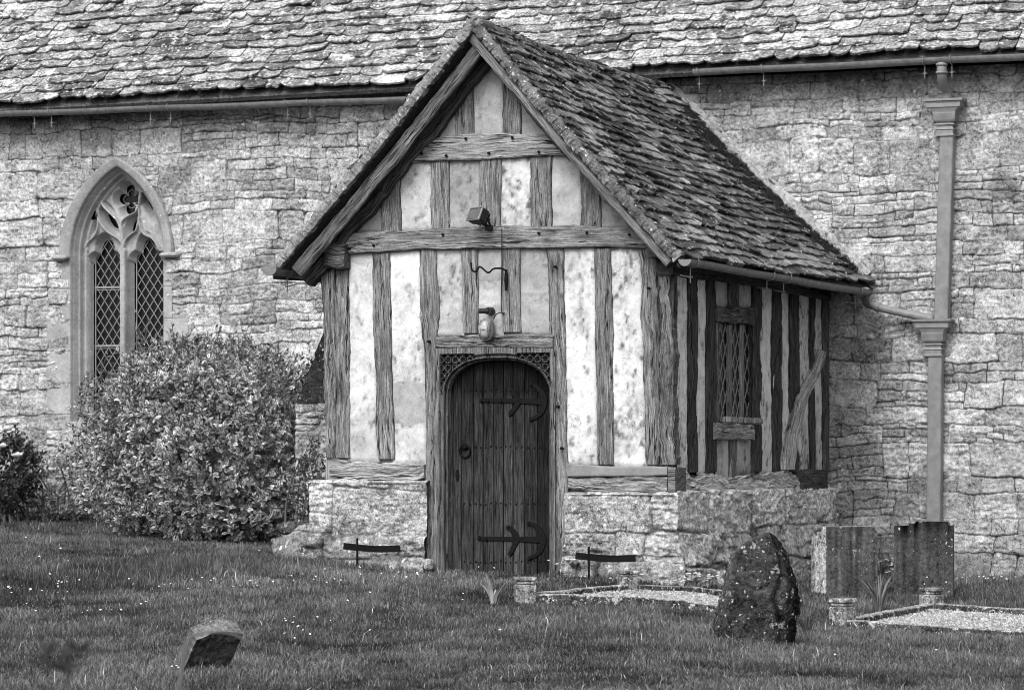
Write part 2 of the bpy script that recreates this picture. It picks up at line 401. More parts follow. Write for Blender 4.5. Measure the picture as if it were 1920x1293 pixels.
# ------------------------------------------------------------------ timber
_tid = [0]
def timber(mb, stations, n, depth, tone=0.2, proud=0.0, wob=0.006, groove=0.005, rot=0.0, seed=None):
    """stations: list of (A,B) points = the two long edges of the outer face; n = outward normal"""
    _tid[0] += 1; sd_ = _tid[0]*7.31 if seed is None else seed
    wob *= 1.4
    n = np.asarray(n, float); A = np.array([s_[0] for s_ in stations], float); B = np.array([s_[1] for s_ in stations], float)
    C = (A+B)/2; L = np.concatenate([[0], np.cumsum(np.linalg.norm(np.diff(C, axis=0), axis=1))])
    nl = max(3, int(L[-1]/0.022)); s = np.linspace(0, L[-1], nl)
    A = np.stack([np.interp(s, L, A[:, k]) for k in range(3)], 1); B = np.stack([np.interp(s, L, B[:, k]) for k in range(3)], 1)
    W = np.linalg.norm(B-A, axis=1); D = (B-A)/W[:, None]
    oa = wob*(vn(s*3.1+sd_, sd_)+0.6*vn(s*11+sd_, sd_+3)+0.35*vn(s*31, sd_)); ob = wob*(vn(s*3.1+sd_, sd_+50)+0.6*vn(s*11+sd_, sd_+53)+0.35*vn(s*31, sd_+9))
    A = A+D*oa[:, None]; B = B+D*ob[:, None]; W = np.linalg.norm(B-A, axis=1)
    nf = max(4, int(W.max()/0.011)); q = np.linspace(0, 1, nf)
    P = A[:, None]*(1-q)[None, :, None]+B[:, None]*q[None, :, None]
    ac = q[None, :]*W[:, None]; ss = np.repeat(s[:, None], nf, 1)
    ed = np.minimum(q, 1-q)[None, :]*W[:, None]
    dz = proud + groove*(fbm(ac*42+sd_, ss*1.6, sd_, 3)+0.7*fbm(ac*14, ss*3, sd_+4, 2)) - 0.010*(1-np.clip(ed/0.014, 0, 1))**2
    if rot: dz = dz - rot*np.clip(fbm(ac*9+sd_, ss*3.2, sd_+8, 4)*1.8, 0, 1)
    P = P+dz[..., None]*n
    back = -n*depth
    S1 = B+back*0.5; S2 = B+back; S3 = A+back; S4 = A+back*0.5
    ringp = np.concatenate([P, S1[:, None], S2[:, None], S3[:, None], S4[:, None]], 1); k = nf+4
    gcx = np.concatenate([ac, W[:, None]+depth*0.5, W[:, None]+depth, -np.full((nl, 1), depth), -np.full((nl, 1), depth*0.5)], 1)
    gc = np.stack([gcx+sd_*0.37, np.full_like(gcx, sd_*0.11), np.repeat(s[:, None], k, 1)+sd_*1.7], -1)
    i = np.arange(nl*k).reshape(nl, k); j = np.roll(i, -1, 1)
    F = np.stack([i[:-1], j[:-1], j[1:], i[1:]], -1).reshape(-1, 4)
    tn = np.full((nl, k), tone)*(1+0.15*vn(s*1.3+sd_, sd_)[:, None])
    if rot: tn[:, :nf] *= 1-0.75*np.clip((-dz-0.35*rot)/rot, 0, 1) if rot else 1
    mb.add(ringp.reshape(-1, 3), F, tn.ravel(), gc.reshape(-1, 3))
    mb.f.append([tuple(range(mb.n-nl*k, mb.n-nl*k+k))[::-1], tuple(range(mb.n-k, mb.n))])
def tb(name, parent, stations, n=(0, -1, 0), depth=0.12, tone=0.2, mat='oak', **k):
    mb = MB(); timber(mb, stations, n, depth, tone, **k); return mb.build(name, mat, parent, smooth=False)

# plaster panel on a quad (corner points: left-bottom, right-bottom, left-top, right-top)
_pid = [0]
def panel(parent, lb, rb, lt, rt, n, tone=0.6, stain=0.35, patches=(), name='plaster_panel', damp=0.5, mat='plaster'):
    _pid[0] += 1; sd_ = _pid[0]*3.7
    lb, rb, lt, rt = [np.asarray(q, float) for q in (lb, rb, lt, rt)]
    w_ = max(np.linalg.norm(rb-lb), np.linalg.norm(rt-lt)); h_ = max(np.linalg.norm(lt-lb), np.linalg.norm(rt-rb))
    nu, nv = max(4, int(w_/0.014)), max(4, int(h_/0.014))
    a, b = np.meshgrid(np.linspace(0, 1, nu), np.linspace(0, 1, nv), indexing='ij'); a_, b_ = a[..., None], b[..., None]
    P = (lb*(1-a_)+rb*a_)*(1-b_)+(lt*(1-a_)+rt*a_)*b_
    U, V = a*w_, b*h_
    ed = np.minimum(np.minimum(a, 1-a)*w_, np.minimum(b, 1-b)*h_)
    H = 0.006*fbm(U*5, V*4, sd_, 4)+0.0025*fbm(U*30, V*30, sd_, 3)-0.014*(1-np.clip((ed-0.012)/0.03, 0, 1))**2
    st = np.clip(fbm(U*5+sd_, V*2.2, sd_+2, 5)*2.2+0.15, 0, 1)*stain*1.5 + np.clip(fbm(U*16, V*9, sd_+5, 4)*3.4-0.5, 0, 1)*(stain*2.0+.12)+np.clip(fbm(U*38, V*22, sd_+6, 4)*4-1.3, 0, 1)*0.5
    st = st+np.clip(fbm(U*24, V*1.3, sd_+11, 4)*2.2-0.2, 0, 1)*sm(0.55, 1.0, b)*stain*1.4
    st = st*np.clip(0.75+1.6*fbm(U*34, V*26, sd_+13, 4), 0.1, 1.6)
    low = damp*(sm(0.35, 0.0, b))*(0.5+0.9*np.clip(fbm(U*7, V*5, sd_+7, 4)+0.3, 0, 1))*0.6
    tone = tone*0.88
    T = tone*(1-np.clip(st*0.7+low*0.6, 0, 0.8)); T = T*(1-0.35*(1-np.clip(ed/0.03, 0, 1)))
    T = T*(0.9+0.18*fbm(U*2, V*1.5, sd_+9, 3))
    for (p0, p1, pt) in patches:                       # repaired areas in grey mortar, between heights p0 and p1 (0..1)
        e0 = p0+0.015*fbm(U*9, U*0+sd_, 0, 3)+0.01*np.cos(a*math.pi*2); e1 = p1+0.012*fbm(U*7, U*0+sd_+4, 0, 3)
        m = (b > e0) & (b < e1); T = np.where(m, pt*(1+0.08*fbm(U*20, V*20, sd_, 3)), T); H = H+np.where(m, 0.004, 0)
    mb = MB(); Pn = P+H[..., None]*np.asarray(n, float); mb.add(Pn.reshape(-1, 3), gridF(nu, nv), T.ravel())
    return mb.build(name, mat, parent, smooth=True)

# ------------------------------------------------------------------ ground
TZ = np.array([0, 15, 22, 25.5, 28, 30, 31, 32, 33, 35, 37, 39.5, 45.])
TC = np.array([-.45, -.50, -.43, -.335, -.21, -.09, -.04, 0.0, 0.03, .06, .1, .15, .2])
TL = np.array([-.45, -.50, -.43, -.33, -.22, -.10, .05, .13, .17, .20, .26, .44, .5])
TR = np.array([-.45, -.52, -.49, -.455, -.425, -.39, -.36, -.31, -.25, -.16, -.14, -.1, -.1])
def ground0(x, y):
    dx, dy = np.asarray(x, float)-CAM[0], np.asarray(y, float)-CAM[1]
    X = dx*Rv[0]+dy*Rv[1]; Z = dx*Fv[0]+dy*Fv[1]
    c, l, r = np.interp(Z, TZ, TC), np.interp(Z, TZ, TL), np.interp(Z, TZ, TR)
    a = sm(-0.6, -3.2, X); b = sm(0.6, 3.4, X)
    return c*(1-a-b)+l*a+r*b
def ground(x, y):
    x = np.asarray(x, float); y = np.asarray(y, float)
    nrm = sm(70, 30, np.hypot(x, y))
    return ground0(x, y) + nrm*(0.022*fbm(x*0.8, y*0.8, 0, 3)+0.012*fbm(x*3.1, y*3.1, 5, 3))
def GP(px, py):
    d = ray(px, py); t = 12.0
    for _ in range(900):
        p = CAM+d*t
        if p[2] <= float(ground(p[0], p[1])): return p
        t += 0.03
    return p
def span(a, b, s): return np.linspace(a, b, max(2, int(round((b-a)/s))+1))
gx = np.concatenate([[-220, -120, -60, -30, -18], span(-12, 16, 0.09), [22, 35, 60, 120, 220]])
gy = np.concatenate([[-260, -150, -80, -45, -34], span(-31, 5.3, 0.09), [8, 14, 30, 60, 120, 220]])
X, Y = np.meshgrid(gx, gy, indexing='ij'); Zg = ground(X, Y)
mb = MB(); tg = 0.045*(1+0.4*fbm(X*0.9, Y*0.9, 3, 3))
mb.add(np.stack([X, Y, Zg], -1).reshape(-1, 3), gridF(len(gx), len(gy)), tg.ravel())
tag(mb.build('ground', 'soil', smooth=True), kind='structure')

# ------------------------------------------------------------------ church
D = 5.0
church = empty('church', 'old church of pale rubble stone with a lichened stone tile roof behind the porch', 'church')
rng = random.Random(4)
# window geometry (local wx across, wz height); centre on the wall plane
wc = PY(220.5, 478, D); WX, WZ = wc[0], wc[2]            # centre x, spring height
zs = lambda py: PY(230, py, D)[2]
W1 = 0.60; RISE1 = zs(312)-WZ
WB = zs(790)                                              # bottom of the opening
def arch_d(x, z, w_, rise):                               # >0 inside a two-centred arch of half width w_ above z=0
    R = (rise*rise+w_*w_)/(2*w_)
    up = np.minimum(R-np.hypot(x+(R-w_), z), R-np.hypot(x-(R-w_), z))
    return np.where(z > 0, up, w_-np.abs(x))
us = np.concatenate([span(-14, -9.1, 0.06), span(-9.05, -1.7, 0.0105), span(-1.65, -0.5, 0.05), span(-0.47, 4.4, 0.0105), span(4.45, 10, 0.06)])
vs = np.concatenate([[-0.6], span(-0.3, 5.12, 0.0105)])
U, V = np.meshgrid(us, vs, indexing='ij')
R_ = rubble_rects(-14.2, 10.2, -0.7, 5.3, rng, H=(0.13, 0.36), big=0.5, bw_=(0.22, 0.75), sub=(0.06, 0.15))
H, T = masonry(U, V, R_, rng, tone=(0.27, 0.50), bulge=(0.004, 0.028), warp=0.034, seed=11.0, fill=0.42, jt=0.05)
right = sm(-0.5, 0.5, U)
T *= 1-0.04*right
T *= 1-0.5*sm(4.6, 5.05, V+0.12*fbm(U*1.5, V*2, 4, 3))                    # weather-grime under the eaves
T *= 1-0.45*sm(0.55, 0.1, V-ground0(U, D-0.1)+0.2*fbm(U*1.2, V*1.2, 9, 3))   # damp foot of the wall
T *= 1-0.22*sm(3.0, 2.0, V)*sm(3.1, 2.2, U)*right  # the porch's shade beside it, painted into the stone tone
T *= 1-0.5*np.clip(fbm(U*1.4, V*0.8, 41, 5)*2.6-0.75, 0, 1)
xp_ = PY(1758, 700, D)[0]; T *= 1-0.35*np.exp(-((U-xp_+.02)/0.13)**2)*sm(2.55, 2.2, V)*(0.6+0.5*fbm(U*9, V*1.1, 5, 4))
dwin = arch_d(U-WX, V-WZ, W1+0.03, RISE1+0.04)
inw = (dwin > 0) & (V > WB-0.05)
keep = ~(inw[:-1, :-1] & inw[1:, :-1] & inw[1:, 1:] & inw[:-1, 1:])
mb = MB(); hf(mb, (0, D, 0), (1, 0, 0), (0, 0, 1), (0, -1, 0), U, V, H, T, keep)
# end walls and the back of the church, plain rubble
for xx in (-14, 10):
    mb.add([(xx, D, -0.6), (xx, D+7.4, -0.6), (xx, D+7.4, 5.1), (xx, D+3.7, 8.9), (xx, D, 5.1)], [(0, 1, 2, 3, 4)], 0.3)
mb.add([(-14, D+7.4, -0.6), (10, D+7.4, -0.6), (10, D+7.4, 5.1), (-14, D+7.4, 5.1)], [(0, 1, 2, 3)], 0.3)
mb.build('wall', 'wall', church, smooth=True)

# --- tracery window, modelled as a relief with pierced openings
win = MB()
lu = span(-0.92, 0.92, 0.0065); zb = WB-0.28-WZ; lv = span(zb, RISE1+0.32, 0.0065)
U, V = np.meshgrid(lu, lv, indexing='ij')
# pixel -> local coordinates on the tracery plane
TD = 0.16
def tp(px, py): p = PY(px-4.5, py, D+TD); return (p[0]-WX, p[2]-WZ)
cxm = tp(234, 480)[0]                                     # mullion centre
d1 = arch_d(U, V, W1, RISE1)                              # opening in the wall plane
w2 = 0.515; d2 = arch_d(U-0.0, V, w2, RISE1-0.09)
ho = arch_d(U, V, W1+0.135, RISE1+0.115)                    # outside of the hood mould
H = np.zeros_like(U)
# wall plane dressed stones
jn = 0.012
edge = 0.80+0.10*np.sign(vn(np.floor((V-zb)/0.36)+0.5+3, U*0+0.5))*(1)
jambm = (V <= 0.02) & (np.abs(U) < edge+0.01)
jj = np.minimum(np.abs(((V-zb) % 0.36)-0.0), 1)
H = 0.022-0.012*(jj < 0.008)+0.002*fbm(U*8, V*8, 2, 3)
hood = (V > -0.02) & (ho > 0) & (d1 < 0.0)
hp = np.clip(np.minimum(ho, 0.19+d1*0+ -d1)/0.04, 0, 1)
H = np.where(hood, 0.02+0.06*np.clip(-d1/0.12, 0, 1)**0.6*np.clip(ho/0.02, 0, 1), H)
# moulded reveal from the wall face back to the tracery plane
rv = np.clip(d1/(W1-w2), 0, 1)
prof = -TD*(0.15*sm(0, 0.12, rv)+0.30*sm(0.12, 0.5, rv)+0.12*np.sin(np.clip((rv-0.45)/0.3, 0, 1)*math.pi)*1.0+0.55*sm(0.62, 0.95, rv))
H = np.where(d1 > 0, prof, H)
# tracery bars
inside = d2 > 0
def seg_d(pts):
    dm = np.full_like(U, 9.0)
    for (a, b) in zip(pts[:-1], pts[1:]):
        ax, az = a; bx, bz = b; ex, ez = bx-ax, bz-az
        t = np.clip(((U-ax)*ex+(V-az)*ez)/(ex*ex+ez*ez+1e-12), 0, 1)
        dm = np.minimum(dm, np.hypot(U-ax-t*ex, V-az-t*ez))
    return dm
def curve(pts, n=28): return [tuple(q) for q in bez([tp(*p) for p in pts], n)]
bars = [
    (curve([(234, 900), (234, 700), (234, 470)]), 0.046),
    (curve([(234, 475), (229, 452), (207, 436), (195, 424), (187, 408)]), 0.020),      # ogee, left light, inner side
    (curve([(158, 478), (168, 455), (180, 443), (186, 428), (187, 408)]), 0.020),
    (curve([(187, 410), (187, 385), (188, 352)]), 0.013),
    (curve([(234, 475), (238, 452), (248, 440), (258, 432), (263, 412)]), 0.020),
    (curve([(304, 470), (290, 448), (275, 440), (267, 428), (263, 408)]), 0.020),
    (curve([(263, 410), (263, 390), (264, 366)]), 0.013),
    (curve([(234, 470), (233, 445), (229, 425)]), 0.030),
    (curve([(229, 428), (222, 412), (208, 398), (196, 384), (190, 362), (196, 346), (210, 336), (228, 331)]), 0.020),
    (curve([(230, 428), (232, 415), (243, 405), (256, 398), (263, 385), (266, 362), (258, 345), (243, 334), (228, 331)]), 0.018),
]
tr = np.full_like(U, -9.0)
for pts, wd in bars: tr = np.maximum(tr, wd-seg_d(pts))
def circ(c, r): x, z = tp(*c); return r-np.hypot(U-x, V-z)
def ell(c, rx, rz, ang=0):
    x, z = tp(*c); ca, sa = math.cos(ang), math.sin(ang); a = (U-x)*ca+(V-z)*sa; b = -(U-x)*sa+(V-z)*ca
    return (1-np.hypot(a/rx, b/rz))*min(rx, rz)
def light(x0, x1, ytop):                                  # cusped light
    a, b = tp(x0, 600)[0], tp(x1, 600)[0]; c = (a+b)/2; hw = (b-a)/2; z0 = tp(235, ytop)[1]
    rect = np.where(V < z0, hw-np.abs(U-c), -np.hypot(np.maximum(np.abs(U-c)-hw, 0), V-z0))
    lob = np.maximum(0.072-np.hypot(U-(c-hw*0.52), V-(z0+0.03)), 0.072-np.hypot(U-(c+hw*0.52), V-(z0+0.03)))
    top = (1-np.hypot((U-c)/0.085, (V-(z0+0.12))/0.15))*0.085
    return np.maximum(np.maximum(rect, lob), top)
op = np.maximum(light(168.5, 223, 492), light(245.5, 301, 492))
q = (237, 371)
op = np.maximum(op, np.maximum.reduce([circ((238, 355), .056), circ((238, 390), .06), circ((225, 371), .056), circ((251, 372), .056), circ(q, .05)]))
op = np.maximum(op, ell((179, 392), 0.032, 0.12, -0.1)); op = np.maximum(op, ell((280, 378), 0.05, 0.13, 0.4))
op = np.maximum(op, ell((206, 408), 0.048, 0.12, 0.5)); op = np.maximum(op, ell((249, 420), 0.034, 0.085, -0.5))
op = np.where(tr > -0.008, np.minimum(op, -tr*0-0.001), op)
depth_t = np.where(tr > 0, 0.07*np.sqrt(np.clip(tr/0.020, 0, 1)), 0)
sunk = -0.12*(1-np.clip(np.maximum(-op, 0)/0.05, 0, 1))
relief = -TD-0.06+np.maximum(depth_t, 0.0)+np.where(tr > 0, 0, sunk)
relief = relief+np.where((tr <= 0) & (tr > -0.05), 0.02*(1-np.clip(-tr/0.05, 0, 1)), 0)
H = np.where(inside, np.maximum(relief, -TD-0.165), H)
H = np.where(inside & (d2 < 0.022), np.maximum(H, -TD-0.01), H)
belowsill = V < (WB-WZ)
H = np.where(belowsill, 0.02-0.0*V, H)
m = (jambm | hood | (d1 > -0.001)) & ((V > zb) & (np.abs(U) < 0.92))
m &= ~(inside & (op > 0) & ~belowsill)
km = m[:-1, :-1] & m[1:, :-1] & m[1:, 1:] & m[:-1, 1:]
T = 0.29*(1+0.35*fbm(U*4, V*4, 7, 5))*(1-0.22*(jj < 0.006)*(~inside)); T = np.where(d1 > 0, T*0.92, T); T = np.where(inside, T*1.12, T)
H = H+0.002*fbm(U*20, V*20, 3, 3)
hf(win, (WX, D, WZ), (1, 0, 0), (0, 0, 1), (0, -1, 0), U, V, H, T, km)
window = win.build('window', 'dressed', church, smooth=True)
mb = MB()
for cx_, w_ in ((-0.70, 0.20), (0.70, 0.22)):                        # label stops of the hood mould
    mb = MB(); box(mb, (WX+cx_, D-0.06, WZ-0.02), (w_, 0.14, 0.055), 0.3, bev=0.02); mb.build('label_stop', 'dressed', window)
mb = MB(); mb.add([(WX-0.62, D+0.37, WB-0.1), (WX+0.62, D+0.37, WB-0.1), (WX+0.62, D+0.37, WZ+RISE1+0.05), (WX-0.62, D+0.37, WZ+RISE1+0.05)], [(0, 1, 2, 3)], 0.01)
mb.build('glass', 'glass', window)
mb = MB()
def strip(mb, a, b, wd, dp, y=None, tone=0.3, n=np.array([0, -1.0, 0])):
    a = np.asarray(a, float); b = np.asarray(b, float); t = b-a; L = np.linalg.norm(t)
    if L < 1e-4: return
    t /= L; s_ = np.cross(t, n); s_ /= np.linalg.norm(s_)
    V_ = [a-s_*wd/2, a+s_*wd/2, b+s_*wd/2, b-s_*wd/2]; V_ = V_+[p+n*dp for p in V_]
    mb.add(V_, [(0, 1, 2, 3), (4, 7, 6, 5), (0, 4, 5, 1), (1, 5, 6, 2), (2, 6, 7, 3), (3, 7, 4, 0)], tone)
def lattice(mb, x0, x1, z0, z1, dx, dz, mk, wd=0.007, dp=0.006, clip=None):
    """diamond came lattice; mk(x,z)->world point"""
    k = -int((z1-z0)/dz)-2
    for sgn in (1, -1):
        for i in range(-60, 90):
            # line: z = z0 + sgn*(x-x0)*dz/dx + i*dz
            pts = []
            f = lambda x: z0+sgn*(x-x0)*dz/dx+i*dz
            xa, xb = x0, x1; za, zb_ = f(xa), f(xb)
            lo, hi = z0, z1
            if max(za, zb_) < lo or min(za, zb_) > hi: continue
            if za < lo: xa = x0+(lo-(z0+i*dz))/(sgn*dz/dx)
            if za > hi: xa = x0+(hi-(z0+i*dz))/(sgn*dz/dx)
            if zb_ < lo: xb = x0+(lo-(z0+i*dz))/(sgn*dz/dx)
            if zb_ > hi: xb = x0+(hi-(z0+i*dz))/(sgn*dz/dx)
            if xb-xa < 0.004: continue
            strip(mb, mk(xa, f(xa)), mk(xb, f(xb)), wd, dp)
for (x0, x1, zt) in ((168.5, 223, 440), (245.5, 301, 440)):
    a, b = tp(x0, 600)[0]-0.0, tp(x1, 600)[0]+0.0; z1 = tp(235, zt)[1]; z0 = WB-WZ
    mk = lambda x, z: (WX+x, D+TD+0.18, WZ+z)
    z1l = tp(235, 480)[1]
    lattice(mb, a+0.022, b-0.022, z0, z1, 0.105, 0.155, mk)
    for xx in (a+0.012, b-0.012): strip(mb, mk(xx, z0), mk(xx, z1l), 0.012, 0.01)
    zz = z1l
    if x0 < 200:
        for py in (537, 647): z = tp(200, py)[1]; strip(mb, mk(a, z), mk(b, z), 0.022, 0.015); strip(mb, mk(a, z-0.03), mk(b, z-0.03), 0.008, 0.012)
    k = z0
    while k < z1l: strip(mb, mk(a, k), mk(a+0.024, k), 0.007, 0.006); strip(mb, mk(b-0.024, k), mk(b, k), 0.007, 0.006); k += 0.155
# quatrefoil glazing
c0 = tp(237, 371)
for i in range(4):
    th = i*math.pi/2
    pts = [(c0[0]+0.06*math.cos(th)+0.045*math.cos(a), c0[1]+0.06*math.sin(th)+0.045*math.sin(a)) for a in np.linspace(th-2.2, th+2.2, 9)]
    for a, b in zip(pts[:-1], pts[1:]): strip(mb, (WX+a[0], D+TD+0.19, WZ+a[1]), (WX+b[0], D+TD+0.19, WZ+b[1]), 0.006, 0.005)
mb.build('lead_lattice', 'lead', window)

# --- stone tile roofs
def tiles(mb, E0, E1, R0, R1, ncourse, wr, thick, rng, tone, sag=None, lift=0.018, flip=1, jit=1.0, over=1.75, var=(0.5, 1.5), edge=0.5):
    E0, E1, R0, R1 = [np.asarray(q, float) for q in (E0, E1, R0, R1)]
    def P(a, b):
        a = np.asarray(a); b = np.asarray(b); a_ = a[..., None]; b_ = b[..., None]
        p = (E0*(1-a_)+E1*a_)*(1-b_)+(R0*(1-a_)+R1*a_)*b_
        if sag is not None: p = p+np.stack([0*a, 0*a, sag(a, b)], -1)
        return p
    N = np.cross(E1-E0, R0-E0)*flip; N /= np.linalg.norm(N)
    Lm = np.linalg.norm(E1-E0); Sm = np.linalg.norm(R0-E0); ex = 1.0/ncourse; exm = Sm*ex
    sd_ = rng.uniform(0, 99)
    nu, nv = 8, 6
    for k in range(-0, ncourse):
        b0 = k*ex; u = -rng.uniform(0, wr[0])
        while u < Lm:
            w_ = rng.uniform(*wr)*(1.25-0.35*k/ncourse); 
            a0, a1 = max(0, u)/Lm, min(Lm, u+w_)/Lm
            if (a1-a0)*Lm < 0.03: u += w_; continue
            aa, bb = np.meshgrid(np.linspace(0, 1, nu), np.linspace(0, 1, nv), indexing='ij')
            gapm = 0.004*jit
            low = rng.uniform(-0.14, 0.14)*jit; cr, cl = rng.uniform(0.0, 0.34)**1.0, rng.uniform(0.0, 0.34)     # rounded lower corners
            skew = rng.uniform(-0.06, 0.06)*jit
            A = a0+(a1-a0)*aa; A = A+(gapm/Lm)*(1-2*aa)
            round_ = (np.clip((0.3-aa)/0.3, 0, 1)**2*cl+np.clip((aa-0.7)/0.3, 0, 1)**2*cr)
            edge_n = 0.13*vn(aa*4+u*7, k*1.7+sd_)*jit+0.09*vn(aa*9+u*17, k*2.7+sd_)
            B = b0+ex*((bb*over)+(1-bb)*(low+round_+edge_n+skew*(aa-0.5)*2))
            B = np.minimum(B, 1.0)
            rise = lift*rng.uniform(0.8, 1.9)*(1-bb)+rng.uniform(0, 0.006)+0.006*fbm(A*Lm*6, B*Sm*6, sd_, 3)*jit
            rise = rise+rng.uniform(-0.012, 0.012)*(aa-0.5)*jit
            p = P(A, B)+rise[..., None]*N
            th = thick*rng.uniform(0.7, 1.4)
            t0 = tone(0.5*(a0+a1), b0)*rng.uniform(*var)
            top = p.reshape(-1, 3); i = np.arange(nu*nv).reshape(nu, nv)
            lo = (p[:, 0]-N*th); le = (p[0, :]-N*th); ri = (p[-1, :]-N*th)
            V_ = np.concatenate([top, lo, le, ri]); F = gridF(nu, nv).tolist()
            bL, bE, bR = nu*nv, nu*nv+nu, nu*nv+nu+nv
            for q in range(nu-1): F.append((i[q, 0], bL+q, bL+q+1, i[q+1, 0]))
            for q in range(nv-1): F.append((i[0, q], i[0, q+1], bE+q+1, bE+q)); F.append((i[-1, q], bR+q, bR+q+1, i[-1, q+1]))
            tt = np.full(len(V_), t0); tt[bL:] *= edge  # tile edges darkened: shadow lines between courses put into the tone
            tt[:nu*nv] *= (1-0.3*(np.clip(1-bb*nv*0.5, 0, 1))).ravel()*0+1
            mb.add(V_, F, tt)
            u += w_
rng = random.Random(9)
mb = MB()
zl, zr = 5.09, 5.235
tiles(mb, (-14.2, D-0.34, zl-0.03), (10.2, D-0.34, zr+0.06), (-14.2, D+3.7, 9.0), (10.2, D+3.7, 9.1), 37, (0.14, 0.36), 0.024, rng,
      lambda a, b: 0.27*(1+0.35*float(vn(a*40, b*9))), sag=lambda a, b: 0.03*vn(a*16, b*3)+0.0*a, lift=0.034, jit=0.95)
roof = mb.build('roof', 'tile', church)
mb = MB()   # roof deck below the tiles and the far slope
def slab(mb, a, b, c, d, th, tone=0.1):
    a, b, c, d = [np.asarray(q, float) for q in (a, b, c, d)]; n = np.cross(b-a, d-a); n /= np.linalg.norm(n); n = n if n[2] > 0 else -n
    V_ = [a, b, c, d, a-n*th, b-n*th, c-n*th, d-n*th]
    mb.add(V_, [(0, 1, 2, 3), (7, 6, 5, 4), (0, 4, 5, 1), (1, 5, 6, 2), (2, 6, 7, 3), (3, 7, 4, 0)], tone)
slab(mb, (-14.1, D-0.30, zl-0.07), (10.1, D-0.30, zr+0.0), (10.1, D+3.7, 9.03), (-14.1, D+3.7, 8.93), 0.05, 0.1)
slab(mb, (-14.1, D+7.7, zl-0.07), (10.1, D+7.7, zr-0.0), (10.1, D+3.71, 9.03), (-14.1, D+3.71, 8.93), 0.05, 0.3)
mb.build('roof_deck', 'oldoak', church)

# ------------------------------------------------------------------ gutters
def gutter(name_, P0, P1, r, brs, label, cat='gutter', group=None, endcap=True, rod=0.13, out=(0, -1, 0)):
    t_ = empty('gutter', label, cat, group)
    P0, P1 = np.asarray(P0, float), np.asarray(P1, float); ax = P1-P0; L = np.linalg.norm(ax); ax /= L
    up = np.array([0, 0, 1.0]); s_ = np.cross(ax, up); s_ /= np.linalg.norm(s_)
    th = np.linspace(math.pi, 2*math.pi, 15); mb = MB(); n = max(2, int(L/0.5))
    ring = []
    for i in range(n+1):
        c = P0+ax*L*i/n+up*0.004*math.sin(i*1.7)
        o = [c+r*(math.cos(a)*s_+math.sin(a)*up) for a in th]
        o2 = [c+(r-0.006)*(math.cos(a)*s_+math.sin(a)*up) for a in th[::-1]]
        lipo = c+(r+0.006)*(-s_)+up*0.004; lip2 = c+(r+0.006)*s_+up*0.004
        ring.append(np.array([lipo]+o+[lip2]+o2))
    k = len(ring[0]); F = []
    for i in range(n):
        for j in range(k): F.append((i*k+j, i*k+(j+1) % k, (i+1)*k+(j+1) % k, (i+1)*k+j))
    mb.add(np.concatenate(ring), F, 0.2)
    for c, sgn in ((P0, -1), (P1, 1)):
        if endcap:
            o = [c+ax*sgn*0.004+(r+0.004)*(math.cos(a)*s_+math.sin(a)*up) for a in th]; o2 = [p+ax*sgn*-0.02 for p in o]
            mb.add(np.array(o+o2), [tuple(range(15)), tuple(range(29, 14, -1))]+[(j, j+1, 16+j, 15+j) for j in range(14)]+[(14, 0, 15, 29)], 0.2)
    mb.build('trough', 'gutter', t_, smooth=False)
    for f in brs:
        c = P0+ax*f; mb = MB()
        pts = [c+(r+0.005)*(math.cos(a)*s_+math.sin(a)*up) for a in np.linspace(math.pi*0.93, 2.07*math.pi, 14)]
        tube(mb, pts, 0.006, 6)
        sgn = 1 if np.dot(s_, np.array(out)) > 0 else -1
        q = c-up*(r+0.004)-sgn*s_*0.02
        tube(mb, [q+up*0.03, q-up*rod], 0.0055, 6); box(mb, q-up*rod*0.62, (0.045, 0.014, 0.010), bev=0.002)
        box(mb, q-up*rod*0.62, (0.014, 0.014, 0.022), bev=0.003)
        bk = q-up*rod*0.62; tube(mb, [bk, bk-sgn*s_*0.10+up*0.02], 0.006, 6)
        mb.build('bracket', 'pipe', t_)
    root_at(t_, P0); return t_
gy_ = D-0.36
def gp(px, py): return PY(px, py, gy_)
A = gp(-60, 212); B = gp(790, 181)
A[1] = B[1] = gy_
def fr(A, px): return abs(gp(px, 200)[0]-A[0])
gutter('g', A, B, 0.062, [fr(A, q) for q in (63, 95, 281, 318, 538, 580)], 'long grey half-round gutter under the roof edge above the pointed window, left of the porch')
A = gp(1303, 131); B = gp(1985, 98)
gutter('g', A, B, 0.066, [fr(A, q) for q in (1310, 1431, 1733, 1784)], 'grey half-round gutter along the eaves right of the porch above the downpipe')

# ------------------------------------------------------------------ downpipe
dp = empty('downpipe', 'square grey lead downpipe with two moulded hoppers on the wall right of the porch', 'downpipe')
yd = D-0.11
def qp(px, py, y=yd): return PY(px, py, y)
def sqpipe(mb, a, b, w_, d_=0.11, tone=0.3):
    a, b = np.asarray(a), np.asarray(b); k = 14; rings = []
    for i in range(k+1):
        c = a+(b-a)*i/k+np.array([0.0015*math.sin(i*2.1), 0, 0]); e = 0.008; h, g = w_/2, d_/2
        rings.append([c+np.array(v) for v in ((-h, -g+e, 0), (-h+e, -g, 0), (h-e, -g, 0), (h, -g+e, 0), (h, g, 0), (-h, g, 0))])
    F = [(i*6+j, i*6+(j+1) % 6, (i+1)*6+(j+1) % 6, (i+1)*6+j) for i in range(k) for j in range(6)]
    mb.add(np.array(rings).reshape(-1, 3), F+[tuple(range(6)), tuple(range(k*6+5, k*6-1, -1))], tone)
